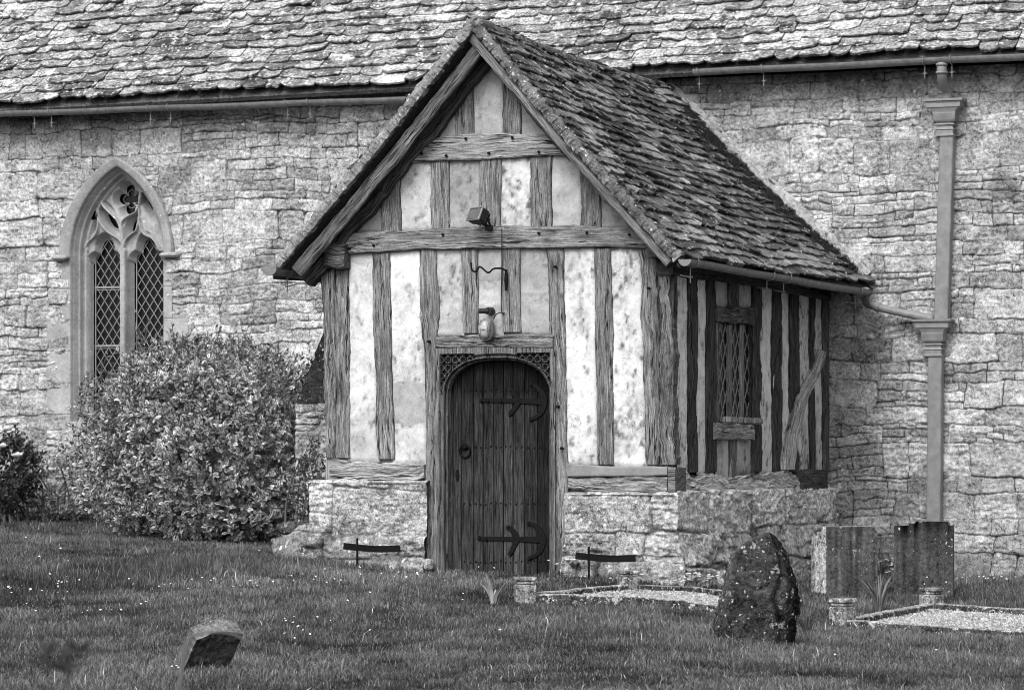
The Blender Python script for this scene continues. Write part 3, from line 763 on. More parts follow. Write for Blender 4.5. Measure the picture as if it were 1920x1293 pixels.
def lofted(mb, cx_, cy_, prof, tone=0.3):
    """rectangular hopper: prof = list of (z, half width, half depth); back stays at the wall"""
    V_ = []
    for z, h, g in prof: V_ += [(cx_-h, cy_+0.06-2*g, z), (cx_+h, cy_+0.06-2*g, z), (cx_+h, cy_+0.06, z), (cx_-h, cy_+0.06, z)]
    k = len(prof); F = [(i*4+j, i*4+(j+1) % 4, (i+1)*4+(j+1) % 4, (i+1)*4+j) for i in range(k-1) for j in range(4)]
    mb.add(V_, F+[(0, 1, 2, 3), tuple(range(4*k-1, 4*k-5, -1))], tone)
def hopper(px, pyt, name='hopper'):
    c = qp(px, pyt); s = 36.0/FPX
    z0 = c[2]; mb = MB(); S = 35.2/FPX
    pr = [(0, .205, .10), (-.022, .205, .10), (-.030, .185, .094), (-.045, .175, .09), (-.05, .178, .09), (-.085, .172, .09), (-.095, .15, .085), (-.12, .125, .08), (-.135, .118, .078), (-.15, .118, .078), (-.215, .11, .072), (-.23, .10, .068), (-.245, .075, .06),
          (-.25, .10, .066), (-.262, .104, .067), (-.27, .09, .063), (-.28, .078, .06)]
    lofted(mb, c[0], yd, [(z0+a, b, g) for a, b, g in pr]); mb.build(name, 'pipe', dp)
    mb = MB()
    pr = [(-.283, .082, .062), (-.30, .09, .064), (-.31, .095, .066), (-.32, .085, .062), (-.355, .085, .062), (-.365, .095, .066), (-.378, .095, .066), (-.382, .08, .06)]
    lofted(mb, c[0], yd, [(z0+a, b, g) for a, b, g in pr])
    for sg in (-1, 1):
        cc = np.array([c[0]+sg*0.11, D-0.035, z0-.335]); mb.add([cc+np.array([0.038*math.cos(a), y, 0.038*math.sin(a)]) for y in (0, -0.014) for a in np.arange(12)*math.pi/6],
            [tuple(range(12))[::-1], tuple(range(12, 24))]+[(j, (j+1) % 12, 12+(j+1) % 12, 12+j) for j in range(12)], 0.3)
        tube(mb, [cc, cc+np.array([0, -0.03, 0])], 0.012, 8)
    mb.build('collar', 'pipe', dp); return c
h1 = hopper(1774, 187); h2 = hopper(1752, 599)
mb = MB(); sqpipe(mb, qp(1777, 253), qp(1766, 603), 0.145); mb.build('pipe_shaft', 'pipe', dp)
mb = MB(); b_ = qp(1752, 992); sqpipe(mb, qp(1755, 664), b_, 0.145); mb.build('pipe_shaft', 'pipe', dp)
mb = MB(); y2 = D-0.36
pts = bez([PY(1766, 118, y2), PY(1766, 140, y2), PY(1769, 158, D-0.28), PY(1775, 172, D-0.2), PY(1776, 190, D-0.17)], 24); tube(mb, pts, 0.052, 14)
for q in (1, 5): tube(mb, [pts[q]+np.array([0, 0, .012]), pts[q]-np.array([0, 0, .012])], 0.062, 14)
mb.build('swan_neck', 'pipe', dp, smooth=True)
root_at(dp, b_)

# ------------------------------------------------------------------ porch
porch = empty('porch', 'timber-framed church porch with plaster panels on a stone plinth under a mossy tiled gable roof', 'porch')
f = (0, -1, 0)
XR = 1.72; XL = -1.75
def q(px, py, y=0.0): return PY(px, py, y)
def vstud(name, top, bot, tone=0.2, y=0.0, **k):
    """top/bot = (px left, px right, py)"""
    st = [(q(bot[0], bot[2], y), q(bot[1], bot[2], y)), (q(top[0], top[2], y), q(top[1], top[2], y))]
    if 'mid' in k:
        for m_ in k.pop('mid'): st.insert(-1, (q(m_[0], m_[2], y), q(m_[1], m_[2], y)))
    return tb(name, porch, st, f, 0.14, tone, **k)
def hbeam(name, pts, tone=0.2, y=0.0, **k):
    """pts = list of (px, py top, py bottom)"""
    return tb(name, porch, [(q(p[0], p[2], y), q(p[0], p[1], y)) for p in pts], f, 0.16, tone, **k)
# posts and studs of the front wall
vstud('post', (602, 627, 504), (610, 630, 858), 0.17, mat='oldoak', wob=0.012, rot=0.03, y=0.02)
vstud('post', (628, 654, 478), (629, 654, 858), 0.19, wob=0.009, rot=0.02)
vstud('stud', (697, 729, 474), (707, 739, 860), 0.19, wob=0.007, rot=0.012)
vstud('post', (786, 818, 466), (796, 816, 1066), 0.2, wob=0.009, mid=[(798, 814, 880), (795, 818, 660), (786, 822, 590)], rot=0.015)
vstud('stud', (865, 895, 465), (868, 896, 624), 0.22)
vstud('stud', (941, 974, 465), (941, 975, 622), 0.19)
vstud('post', (1023, 1057, 465), (1034, 1063, 1070), 0.2, wob=0.009, mid=[(1038, 1064, 880), (1033, 1060, 700)], rot=0.015)
vstud('stud', (1113, 1146, 466), (1120, 1150, 870), 0.16, wob=0.009, rot=0.02)
vstud('post', (1198, 1232, 466), (1210, 1236, 871), 0.16, wob=0.010, mat='oldoak', rot=0.03)
vstud('post', (1231, 1256, 466), (1236, 1263, 871), 0.13, wob=0.016, mat='oldoak', rot=0.045, y=0.01)
# long horizontal members
hbeam('tie_beam', [(620, 438, 478), (700, 435, 473), (800, 430, 467), (925, 424, 465), (1060, 423, 465), (1212, 428, 464)], 0.21, y=-0.035, wob=0.008, rot=0.015)
hbeam('collar_beam', [(762, 274, 304), (820, 258, 302), (890, 249, 300), (950, 249, 296), (1010, 252, 292), (1070, 262, 290)], 0.24, y=-0.03, wob=0.006)
hbeam('lintel', [(818, 628, 651), (870, 628, 651), (935, 629, 651), (985, 624, 650), (1036, 630, 652)], 0.24, y=-0.045, wob=0.008, rot=0.03, mat='sill')
hbeam('sill_beam', [(617, 860, 902), (660, 864, 900), (740, 866, 901), (794, 868, 898)], 0.36, y=-0.03, mat='sill', wob=0.012, rot=0.04)
hbeam('sill_beam', [(1064, 893, 912), (1130, 892, 920), (1200, 890, 920), (1250, 892, 926)], 0.33, y=-0.02, mat='sill', wob=0.012, rot=0.04)
hbeam('sill_cover', [(1063, 869, 893), (1160, 874, 892), (1251, 873, 892)], 0.26, y=-0.03, mat='plaster', wob=0.003, groove=0.001)
for px0, px1, py0, py1 in ((606, 644, 458, 505), (1212, 1246, 455, 482)):     # projecting ends of the wall plates
    a = q(px0, py1, -0.14); b = q(px1, py1, -0.14); c = q(px1, py0, -0.14); d_ = q(px0, py0, -0.14)
    tb('plate_end', porch, [(a, d_), (b, c)], f, 0.3, 0.09, mat='oldoak', wob=0.014, rot=0.05)
# gable studs
for t_, b_, tn in (((713, 751, 330), (713, 751, 433), 0.14), ((808, 842, 298), (808, 842, 430), 0.21), ((898, 939, 296), (897, 938, 428), 0.19),
                   ((994, 1034, 290), (994, 1034, 424), 0.19), ((1088, 1125, 305), (1088, 1125, 426), 0.15),
                   ((852, 887, 130), (853, 888, 256), 0.19), ((941, 976, 130), (941, 976, 256), 0.17)):
    vstud('stud', t_, b_, tn, wob=0.007, rot=0.012)
for px, py in ((873, 260), (960, 258), (916, 287), (1010, 285), (836, 292), (790, 288), (700, 460), (830, 440), (1010, 437), (1100, 436), (1180, 440), (655, 466), (1040, 500), (1052, 840), (1045, 762), (803, 640), (1215, 540)):
    c = q(px, py, -.045); mb = MB(); tube(mb, [c+np.array([0, .04, 0]), c+np.array([0, -.006, 0])], 0.013, 8); mb.build('peg', 'iron', porch)
# plaster panels, front
def pan(lb, rb, lt, rt, tone=0.6, stain=0.35, patches=(), y=0.022, **k):
    return panel(porch, q(*lb, y), q(*rb, y), q(*lt, y), q(*rt, y), f, tone, stain, patches, **k)
pan((650, 866), (712, 866), (650, 470), (702, 470), 0.78, 0.22, damp=0.9, patches=[(0.94, 1.1, 0.42)])
pan((735, 870), (800, 870), (726, 470), (790, 466), 0.82, 0.25, patches=[(0.19, 0.385, 0.36)])
pan((816, 632), (870, 632), (815, 462), (868, 462), 0.66, 0.2, patches=[(-0.1, 0.17, 0.40)])
pan((893, 632), (944, 632), (893, 462), (944, 462), 0.62, 0.15, patches=[(0.62, 1.1, 0.35), (0.28, 0.36, 0.36)])
pan((972, 630), (1040, 630), (972, 462), (1027, 462), 0.45, 0.25, patches=[(0.46, 0.49, 0.3)])
pan((1060, 872), (1122, 875), (1053, 460), (1117, 460), 0.82, 0.28)
pan((1146, 876), (1214, 876), (1142, 460), (1202, 460), 0.78, 0.4)
pan((655, 436), (718, 436), (700, 350), (718, 350), 0.36, 0.15, damp=0)
pan((747, 434), (812, 434), (747, 296), (812, 296), 0.66, 0.2, damp=0.2)
pan((838, 432), (902, 432), (838, 294), (902, 294), 0.40, 0.15, damp=0)
pan((934, 430), (998, 430), (934, 290), (998, 290), 0.82, 0.45, damp=0.3)
pan((1030, 430), (1092, 430), (1030, 285), (1092, 285), 0.50, 0.1, damp=0)
pan((1120, 430), (1192, 430), (1120, 350), (1135, 350), 0.33, 0.1, damp=0)
pan((790, 262), (858, 262), (835, 205), (858, 170), 0.42, 0.1, damp=0)
pan((884, 258), (945, 258), (884, 118), (945, 118), 0.45, 0.1, damp=0)
pan((972, 260), (1045, 266), (972, 165), (990, 180), 0.36, 0.05, damp=0)
# backing wall so that the gable is closed to the roof
zt0 = PY(930, 428, 0.05)[2]
mb = MB(); mb.add([(XL, 0.06, 0.3), (XR, 0.06, 0.3), (XR, 0.06, 2.9), (-0.08, 0.06, 4.93), (XL, 0.06, 2.9)], [(0, 1, 2, 3, 4)], 0.3)
mb.add([(XL+.02, 0.14, 0.3), (XR-.02, 0.14, 0.3), (XR-.02, 0.14, 2.9), (-0.08, 0.14, 4.93), (XL+.02, 0.14, 2.9)], [(4, 3, 2, 1, 0)], 0.3)
# (door opening is cut: the backing is built in three strips instead)
mb = MB()
xa, xb = q(815, 900)[0], q(1040, 900)[0]; zd = q(930, 640)[2]
for pts in ([(XL, 0.1), (xa, 0.1), (xa, zd), (XL, zd)], [(xb, 0.1), (XR, 0.1), (XR, zd), (xb, zd)], [(XL, zd), (XR, zd), (XR, 2.95), (-0.08, 4.95), (XL, 2.95)]):
    n_ = len(pts); V_ = [(x, 0.06, z) for x, z in pts]+[(x, 0.10, z) for x, z in pts]
    mb.add(V_, [tuple(range(n_)), tuple(range(2*n_-1, n_-1, -1))]+[(j, n_+j, n_+(j+1) % n_, (j+1) % n_) for j in range(n_)], 0.3)
mb.build('backing', 'plaster', porch)

# ---- door frame with carved spandrels, and the door
fy = -0.02
al, ar = q(832, 900, fy)[0], q(1028, 900, fy)[0]; fl, fr_ = q(815, 900, fy)[0], q(1042, 900, fy)[0]
zt = q(930, 651, fy)[2]; zspr = q(930, 735, fy)[2]; zap = q(930, 672, fy)[2]; zbot = -0.06
xc = (al+ar)/2; hw = (ar-al)/2
lu = span(fl, fr_, 0.006); lv = span(zbot, zt, 0.006)
U, V = np.meshgrid(lu, lv, indexing='ij')
n4 = 2.7
def arc4(x): return zspr+(zap-zspr)*(1-np.clip(np.abs(x-xc)/hw, 0, 1)**n4)**(1/1.9)
def open_d(e=0):    # approx. distance inside the four-centred opening
    dx_ = hw-np.abs(U-xc); rr = np.clip(np.abs(U-xc)/hw, 0, 1.3)
    dd = 1-(rr**n4+np.clip((V-zspr)/(zap-zspr), 0, 9)**1.9)
    return np.where(V < zspr, dx_, np.where(dd > 0, 1, -1)*np.minimum(np.abs(dd)*0.16, 1))
od = open_d()
H = np.zeros_like(U)
out_d = -od
mould = np.clip(out_d/0.05, 0, 1)
H = 0.012*np.sin(mould*math.pi*2.5)-0.03*(1-mould)
zfr = (V > zspr-0.0)
cb = np.minimum(np.abs(U-fl), np.abs(U-fr_)); 
spand = (np.abs(U-xc) > 0.42*hw) & (V < zt-0.055) & (V > zspr-0.02) & (out_d > 0.018) & (V < zt-0.03) & (np.minimum(U-fl, fr_-U) > 0.055)
# pierced quatrefoils and vine in the spandrels
cu = (np.abs(U-xc)-hw)/0.075; cv = (V-zt)/0.075
r_ = np.hypot((cu % 1)-0.5, (cv % 1)-0.5)
an = np.arctan2((cv % 1)-0.5, (cu % 1)-0.5)
carve = np.where(np.abs(r_-0.40) < 0.09, 0.0, -0.028)+np.where((r_ < 0.30) & (np.cos(an*4) > 0.1) & (r_ > 0.12), 0.018, 0)
H = np.where(spand, -0.01+carve, H)
H += 0.002*fbm(U*60, V*3, 1, 3)
mk_ = od < 0
km = mk_[:-1, :-1] & mk_[1:, :-1] & mk_[1:, 1:] & mk_[:-1, 1:]
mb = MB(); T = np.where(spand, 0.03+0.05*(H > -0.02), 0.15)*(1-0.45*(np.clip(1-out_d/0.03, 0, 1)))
P_ = np.stack([U, fy-H, V], -1)
mb.add(P_.reshape(-1, 3), gridF(U.shape[0], U.shape[1], km), T.ravel(), np.stack([U, V*0, V], -1).reshape(-1, 3))
# reveal of the arch
xs_ = np.concatenate([[al]*24, np.linspace(al, ar, 60), [ar]*24]); zs_ = np.concatenate([np.linspace(zbot, zspr, 24), arc4(np.linspace(al, ar, 60)), np.linspace(zspr, zbot, 24)])
k = len(xs_); dep = [fy+0.03, fy+0.06, fy+0.065, fy+0.15]; ins = [0, 0.0, 0.012, 0.012]
V_ = []
for d_, e in zip(dep, ins):
    for i in range(k):
        nx = np.sign(xc-xs_[i])*min(1, abs(xs_[i]-xc)/hw*1.5); nz_ = -1 if zs_[i] > zspr else 0
        V_.append((xs_[i]+e*nx, d_, zs_[i]+e*nz_))
i = np.arange(4*k).reshape(4, k)
F = np.stack([i[:-1, :-1], i[:-1, 1:], i[1:, 1:], i[1:, :-1]], -1).reshape(-1, 4)
mb.add(V_, F, 0.12, [(0.2*v[1], v[0], v[2]) for v in V_])
mb.build('door_frame', 'oak', porch, smooth=False)
# door leaf
dy = 0.115
def dq(px, py): return q(px, py, dy)
joints = [834, 849, 865, 888, 905.5, 925.6, 943.8, 962, 983.5, 1008, 1034]
jx = np.array([dq(p, 900)[0] for p in joints])
door = None; mb = MB(); rr = random.Random(3)
lu = span(jx[0], jx[-1], 0.0045); lv = span(-0.05, zap+0.08, 0.02)
U, V = np.meshgrid(lu, lv, indexing='ij')
dj = np.min(np.abs(U[..., None]-jx[None, None, 1:-1]), -1)
idx = np.searchsorted(jx, U)
H = -0.014*np.clip(1-dj/0.006, 0, 1)+0.004*vn(idx*3.3, idx*0+0.5)
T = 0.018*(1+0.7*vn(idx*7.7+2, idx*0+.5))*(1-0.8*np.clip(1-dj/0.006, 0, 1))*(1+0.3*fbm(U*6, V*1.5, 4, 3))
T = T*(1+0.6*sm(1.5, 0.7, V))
T = T*(1-0.6*sm(zspr-0.12, zspr+0.05, V+0.05*vn(U*30, V*0)))  # darker under the arch: soot, plus the recess's shade in the tone
gc = np.stack([U+idx*0.7, U*0+idx*0.3, V+idx*2.3], -1)
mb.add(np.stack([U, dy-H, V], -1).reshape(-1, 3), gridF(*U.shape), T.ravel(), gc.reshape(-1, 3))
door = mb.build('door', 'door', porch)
mb = MB()                                                           # rows of nail heads
def nail(px, py, r=0.009):
    c = dq(px, py); th = np.arange(8)*math.pi/4
    V_ = [(c[0]+r*math.cos(a), dy-0.001, c[2]+r*1.2*math.sin(a)) for a in th]+[(c[0]+r*.6*math.cos(a), dy-0.008, c[2]+r*.7*math.sin(a)) for a in th]
    mb.add(V_, [(j, (j+1) % 8, 8+(j+1) % 8, 8+j) for j in range(8)]+[tuple(range(8, 16))], 0.02)
for py in (732, 838, 944, 1052):
    for a, b in zip(joints[2:-1], joints[3:]):
        b = min(b, 1027)
        nail(a+(b-a)*0.25, py+rr.uniform(-2, 2)); nail(a+(b-a)*0.75, py+rr.uniform(-2, 2))
py = 700
while py < 1060: nail(843+rr.uniform(-.6, .6), py, 0.008); py += 11
mb.build('nail_heads', 'iron', door)
_fb = [0]
def flat_bar(mb, pts, wd, th=0.010):
    """flat iron bar following 2-D pixel points on the door"""
    W_ = [dq(*p) for p in pts]; W_ = bez(W_, 24) if len(W_) > 2 else np.linspace(W_[0], W_[1], 8)
    wd = np.atleast_1d(wd)*1.45
    n_ = len(W_); wd = np.interp(np.linspace(0, 1, n_), np.linspace(0, 1, len(np.atleast_1d(wd))), np.atleast_1d(wd))
    T_ = np.gradient(W_, axis=0); T_ /= np.linalg.norm(T_, axis=1)[:, None]; S_ = np.cross(T_, (0, -1, 0))
    _fb[0] += 1; y0, y1 = np.array([0, -0.002-.0013*(_fb[0] % 5), 0]), np.array([0, -0.002-th-.0013*(_fb[0] % 5), 0])
    V_ = []
    for i in range(n_): h = S_[i]*wd[i]/2; V_ += [W_[i]-h+y0, W_[i]-h*0.85+y1, W_[i]+h*0.85+y1, W_[i]+h+y0]
    F = [(i*4+j, i*4+j+1, (i+1)*4+j+1, (i+1)*4+j) for i in range(n_-1) for j in range(3)]+[(0, 1, 2, 3), (4*n_-1, 4*n_-2, 4*n_-3, 4*n_-4)]
    mb.add(V_, F, 0.03)
def blob(px, py, r): 
    c = dq(px, py); th = np.arange(10)*math.pi/5
    mb.add([(c[0]+r*math.cos(a), dy-0.0045, c[2]+r*math.sin(a)) for a in th]+[(c[0]+r*.7*math.cos(a), dy-0.022, c[2]+r*.7*math.sin(a)) for a in th], [(j, (j+1) % 10, 10+(j+1) % 10, 10+j) for j in range(10)]+[tuple(range(10, 20))], 0.03)
for (yy, x0) in ((751, 903), (1010, 899)):
    k = 0 if yy == 751 else 1; mb = MB(); o_ = yy
    flat_bar(mb, [(x0, o_-1), (960, o_), (1026 - 4*k, o_+2)], [0.026, 0.030, 0.045])
    if k == 0:
        flat_bar(mb, [(997, 719), (1008, 726), (1018, 738), (1021, 752), (1017, 770), (1008, 780), (996, 786)], [0.02, 0.035, 0.05, 0.035, 0.02])
        flat_bar(mb, [(973, 750), (968, 742), (958, 729)], [0.04, 0.03]); flat_bar(mb, [(973, 753), (968, 762), (957, 776)], [0.04, 0.03])
        for p in ((997, 719), (996, 786), (959, 729), (957, 776), (903, 750), (915, 751), (940, 751)): blob(*p, 0.021)
    else:
        flat_bar(mb, [(992, 981), (1004, 985), (1015, 998), (1019, 1012), (1014, 1030), (1005, 1040), (993, 1046)], [0.02, 0.035, 0.05, 0.035, 0.02])
        flat_bar(mb, [(970, 1009), (965, 998), (953, 988)], [0.04, 0.03]); flat_bar(mb, [(970, 1012), (964, 1024), (957, 1038)], [0.04, 0.03])
        for p in ((992, 981), (993, 1046), (953, 988), (957, 1038), (899, 1008), (912, 1010)): blob(*p, 0.021)
    tag(mb.build('strap_hinge', 'iron', door), 'upper strap hinge with crescent ends' if k == 0 else 'lower strap hinge with crescent ends')
mb = MB(); c = dq(873, 843); th = np.linspace(0, 2*math.pi, 22)
tube(mb, [c+np.array([0.052*math.cos(a), -0.022-0.01*math.sin(a), 0.058*math.sin(a)-0.012]) for a in th], 0.009, 8)
tube(mb, [c+np.array([0, -0.002, 0.03]), c+np.array([0, -0.035, 0.03])], [0.035, 0.02], 12); mb.build('ring_handle', 'iron', door)
mb = MB(); flat_bar(mb, [(858, 880), (858, 900)], [0.018, 0.03, 0.018], 0.005); mb.build('keyhole_plate', 'iron', door)
mb = MB(); a = q(816, 1066, -0.05); b = q(1042, 1070, -0.05); box(mb, ((a[0]+b[0])/2, 0.04, -0.07), (b[0]-a[0], 0.24, 0.10), 0.2, bev=0.02); mb.build('threshold', 'plinth', porch)

# ---- side wall (plane x = XR)
sn = (1, 0, 0)
def sq(px, py, x=XR): return PX(px, py, x)
def ytop(px): return 503+(px-1262)*0.165
def ybot(px): return 885-(px-1262)*0.004
def sstud(xl, xr, tone=0.05, y0=None, y1=None, name='stud', mat='oldoak', **k):  # dark tone of the side studs: black stain and painted-in shade
    xm = (xl+xr)/2; y0 = ytop(xm) if y0 is None else y0; y1 = ybot(xm) if y1 is None else y1
    x_ = XR+0.03
    return tb(name, porch, [(sq(xl, y1, x_), sq(xr, y1, x_)), (sq(xl, y0, x_), sq(xr, y0, x_))], sn, 0.14, tone, mat=mat, wob=0.012, rot=0.03, **k)
for a, b in ((1294, 1310), (1328, 1345), (1413, 1430), (1451, 1468), (1484, 1500), (1521, 1530)): sstud(a, b)
sstud(1545, 1556, 0.09, name='post'); sstud(1262.5, 1271, 0.07, name='post')
def span_(l): return l
def sp(xl, xr, tone=0.42, y0=None, y1=None, st=0.3):
    tone = min(0.85, tone*1.7)
    xm = (xl+xr)/2; a = ytop(xm)-8 if y0 is None else y0; b = ybot(xm)+4 if y1 is None else y1
    return panel(porch, sq(xl-2, b), sq(xr+2, b), sq(xl-2, a), sq(xr+2, a), sn, tone, st)
sp(1270, 1294, 0.5); sp(1310, 1328, 0.62); sp(1345, 1371, 0.3, None, 578); sp(1386, 1416, 0.3, None, 578)
sp(1429, 1452, 0.5); sp(1467, 1485, 0.45); sp(1500, 1522, 0.42); sp(1530, 1546, 0.45); sp(1346, 1372, 0.35, 815, 900); sp(1383, 1415, 0.28, 815, 890)
sstud(1370, 1387, 0.09, None, 582); sstud(1371, 1383, 0.13, 820, 900)
def sbeam(name, pts, tone, x=XR+0.05, **k):
    return tb(name, porch, [(sq(p[0], p[2], x), sq(p[0], p[1], x)) for p in pts], sn, 0.16, tone, **k)
sbeam('window_head', [(1346, 573, 603), (1415, 578, 609)], 0.09, mat='oldoak', wob=0.006, rot=0.02)
sbeam('window_rail', [(1345, 792, 822), (1415, 796, 826)], 0.26, x=XR+0.07, wob=0.006)
sbeam('wall_plate', [(1262, 492, 515), (1400, 515, 532), (1558, 548, 562)], 0.06, mat='oldoak', wob=0.01)
tb('brace', porch, [(sq(1471, 880, XR+.055), sq(1492, 880, XR+.055)), (sq(1478, 820, XR+.055), sq(1499, 820, XR+.055)), (sq(1494, 755, XR+.055), sq(1515, 752, XR+.055)), (sq(1528, 690, XR+.055), sq(1543, 694, XR+.055)), (sq(1538, 655, XR+.055), sq(1550, 660, XR+.055))], sn, 0.1, 0.36, wob=0.01, rot=0.02)
# three-light leaded window
sw = MB(); zb_, zt_ = sq(1380, 792)[2], sq(1380, 600)[2]; y0_, y1_ = sq(1345, 700)[1], sq(1416, 700)[1]
sw.add([(XR-0.03, y0_, zb_), (XR-0.03, y1_, zb_), (XR-0.03, y1_, zt_), (XR-0.03, y0_, zt_)], [(0, 1, 2, 3)], 0.01)
swin = sw.build('window', 'glass', porch)
mb = MB()
L_ = y1_-y0_
lattice(mb, y0_, y1_, zb_, zt_, 0.15, 0.23, lambda a, z: (XR-0.022, a, z), 0.008, 0.006)
V_ = mb.build('lead_lattice', 'lead', swin)
for k_ in range(4):
    yy = y0_+L_*k_/3.0; wd = 0.09 if k_ in (0, 3) else 0.10
    tb('mullion', swin, [((XR+0.0, yy-wd/2, zb_), (XR+0.0, yy+wd/2, zb_)), ((XR+0.0, yy-wd/2, zt_), (XR+0.0, yy+wd/2, zt_))], sn, 0.025, 0.16, wob=0.003, mat='oak')
for k_ in range(3):
    yy = y0_+L_*(k_+0.5)/3.0; mb = MB(); box(mb, (XR+0.06, yy, zb_+0.02), (0.10, L_/3*0.62, 0.06), 0.26, bev=0.012); mb.build('sill_block', 'oak', swin)
# gnarled side sill on the plinth
stn = [(1280, 880, 925), (1310, 894, 922), (1340, 887, 925), (1368, 897, 930), (1400, 893, 925), (1440, 886, 924), (1480, 886, 922), (1506, 892, 925)]
sbeam('sill_beam', stn, 0.55, x=XR+0.05, mat='sill', wob=0.02, rot=0.06, groove=0.012)
sbeam('sill_block', [(1505, 880, 920), (1552, 882, 918)], 0.07, x=XR+0.08, mat='oldoak', wob=0.008)
x_ = XR+0.06
tb('sill_block', porch, [(q(1252, 922, -0.05), q(1252, 874, -0.05)), (q(1266, 922, -0.05), q(1266, 876, -0.05))], f, 0.3, 0.17, wob=0.004)
# unseen left side wall, so the porch is whole
panel(porch, (XL, 5, 0.4), (XL, 0.05, 0.4), (XL, 5, 2.85), (XL, 0.05, 2.85), (-1, 0, 0), 0.5, 0.2)
for yy in np.linspace(0.55, 4.7, 9):
    tb('stud', porch, [((XL-0.03, yy+.08, 0.5), (XL-0.03, yy-.08, 0.5)), ((XL-0.03, yy+.08, 2.85), (XL-0.03, yy-.08, 2.85))], (-1, 0, 0), 0.1, 0.12, mat='oldoak')

# ---- stone plinth
rng = random.Random(21)
def plinth_wall(name, u0, u1, v1f, O, u, n, rects, v0=-0.5, res=0.009, base=0.06, seed=0.0, topc=0.02, batter=0.10, fill=0.35, gap=(0.004, 0.010)):
    us = span(u0, u1, res); vs = span(v0, v1f, res); U, V = np.meshgrid(us, vs, indexing='ij')
    H, T = masonry(U, V, rects, rng, tone=(0.30, 0.44), gap=gap, bulge=(0.015, 0.045), warp=0.028, bev=0.02, rough=0.009, seed=seed, jt=0.10, fill=fill)
    H = H+base+batter*sm(0.38, 0.0, V)+0.012*fbm(U*3, V*7, seed, 5)+0.006*fbm(U*6, V*50, seed+2, 3)
    H = H-(0.05+base*0.8)*(1-np.clip((v1f-V+0.012*fbm(U*8, V*0, seed, 3))/topc, 0, 1))**2
    hol = np.clip(fbm(U*2.2, V*6.5, seed+3, 4)*2.2-0.55, 0, 1)*sm(0.62, 0.35, V); H -= 0.07*hol; T *= 1-0.5*hol
    T *= 1-0.35*sm(0.45, 0.1, V+0.2*fbm(U*2, V*2, seed+6, 3))
    return U, V, H, T
O = np.array([0, 0, 0.0])
PT = q(700, 899)[2]; xl_ = q(590, 950)[0]; xl2 = q(806, 950)[0]
rects = [(-2.3, 0.63, -1.5, PT+.2), (-1.5, 0.63, -0.5, PT+.2), (-2.5, 0.20, -1.75, 0.63), (-1.75, 0.30, -1.15, .63), (-1.15, .22, -.6, .63), (-1.75, .12, -1.15, .3), (-2.6, -.1, -2.0, .2), (-2.0, -.1, -1.5, .12), (-1.5, -.15, -1.1, .12), (-1.15, -.2, -.6, .22), (-2.6, -.6, -.5, -.1)]
rects = [(-2.4, 0.55, -1.62, PT+.2), (-1.62, 0.36, -0.45, 0.80), (-2.4, .36, -1.62, .55), (-1.62, .8, -.45, PT+.2), (-2.5, .10, -1.7, .36), (-1.7, .12, -1.2, .36), (-1.2, .16, -.45, .36), (-2.6, -.6, -1.5, .1), (-1.5, -.6, -.9, .12), (-.9, -.6, -.45, .16)]
mb = MB()
xf_ = q(518, 1010)[0]; zf_ = q(560, 984)[2]
U, V, H, T = plinth_wall('l', xf_, xl2, PT, O, None, None, rects, seed=5.0)
lim = zf_-0.30*np.clip((xl_-0.02-U)/(xl_-xf_), 0, 1)**2+0.03*fbm(U*6, V*0, 3, 3)
out_ = (U < xl_-0.02)
H = np.where(out_, np.minimum(H, 0.03+0.5*(lim-V)), H); kp = ~(out_ & (V > lim+0.03)); kp = kp[:-1, :-1] & kp[1:, :-1] & kp[1:, 1:] & kp[:-1, 1:]
T = np.where(out_, T*0.62, T)
mossy = np.clip(fbm(U*3.5, V*8, 77, 4)*3+0.2, 0, 1)*sm(0.13, 0.05, np.abs(V-0.30))*sm(-1.1, -1.4, U); T = T*(1-0.93*mossy)
hf(mb, (0, 0, 0), (1, 0, 0), (0, 0, 1), f, U, V, H, T, kp)

# left flank of the plinth
us = span(0, 5.0, 0.03); vs = span(-.4, PT, 0.03); U, V = np.meshgrid(us, vs, indexing='ij')
H, T = masonry(U, V, rubble_rects(-.1, 5.1, -.5, PT+.1, rng), rng, seed=8.0); hf(mb, (xl_, 0, 0), (0, 1, 0), (0, 0, 1), (-1, 0, 0), U, V, H+0.05, T)
mb.add([(xl_-.06, -.1, PT-.03), (xl2, -.1, PT-.03), (xl2, .1, PT), (xl_-.06, .1, PT)], [(0, 1, 2, 3)], 0.35)
mb.build('plinth', 'plinth', porch, smooth=True)
mb = MB()
PR = q(1150, 921)[2]; xr1 = q(1065, 950)[0]; XP = XR+0.07
rects = [(xr1-.1, .40, xr1+.82, .78), (xr1+.82, .42, 3, .80), (xr1-.1, .78, 1.2, 1.1), (1.2, .8, 3, 1.1), (xr1-.2, .18, xr1+.5, .40), (xr1+.5, .15, 1.5, .42), (1.5, .17, 3, .42), (xr1-.2, -.6, xr1+.35, .18), (xr1+.35, -.6, 1.1, .15), (1.1, -.6, 3, .17)]
poff = lambda V: 0.075+0.10*sm(0.38, 0.0, V)-0.05*(1-np.clip((PR-V)/.03, 0, 1))**2
U, V, H, T = plinth_wall('r', xr1, XP, PR, O, None, None, rects, seed=15.0)
U = U+np.clip((U-XP+0.35)/0.35, 0, 1)*(poff(V)-0.025)
hf(mb, (0, 0, 0), (1, 0, 0), (0, 0, 1), f, U, V, H, T)
rects = [(-.3, .40, .9, .80), (.9, .38, 2.2, .82), (2.2, .42, 3.3, .84), (3.3, .4, 5.2, .84), (-.3, .8, 1.4, 1.1), (1.4, .82, 3, 1.1), (3, .84, 5.2, 1.1), (-.3, .1, 1.2, .4), (1.2, .05, 2.4, .38), (2.4, .1, 5.2, .42), (-.3, -.6, .8, .1), (.8, -.6, 2.5, .05), (2.5, -.6, 5.2, .1)]
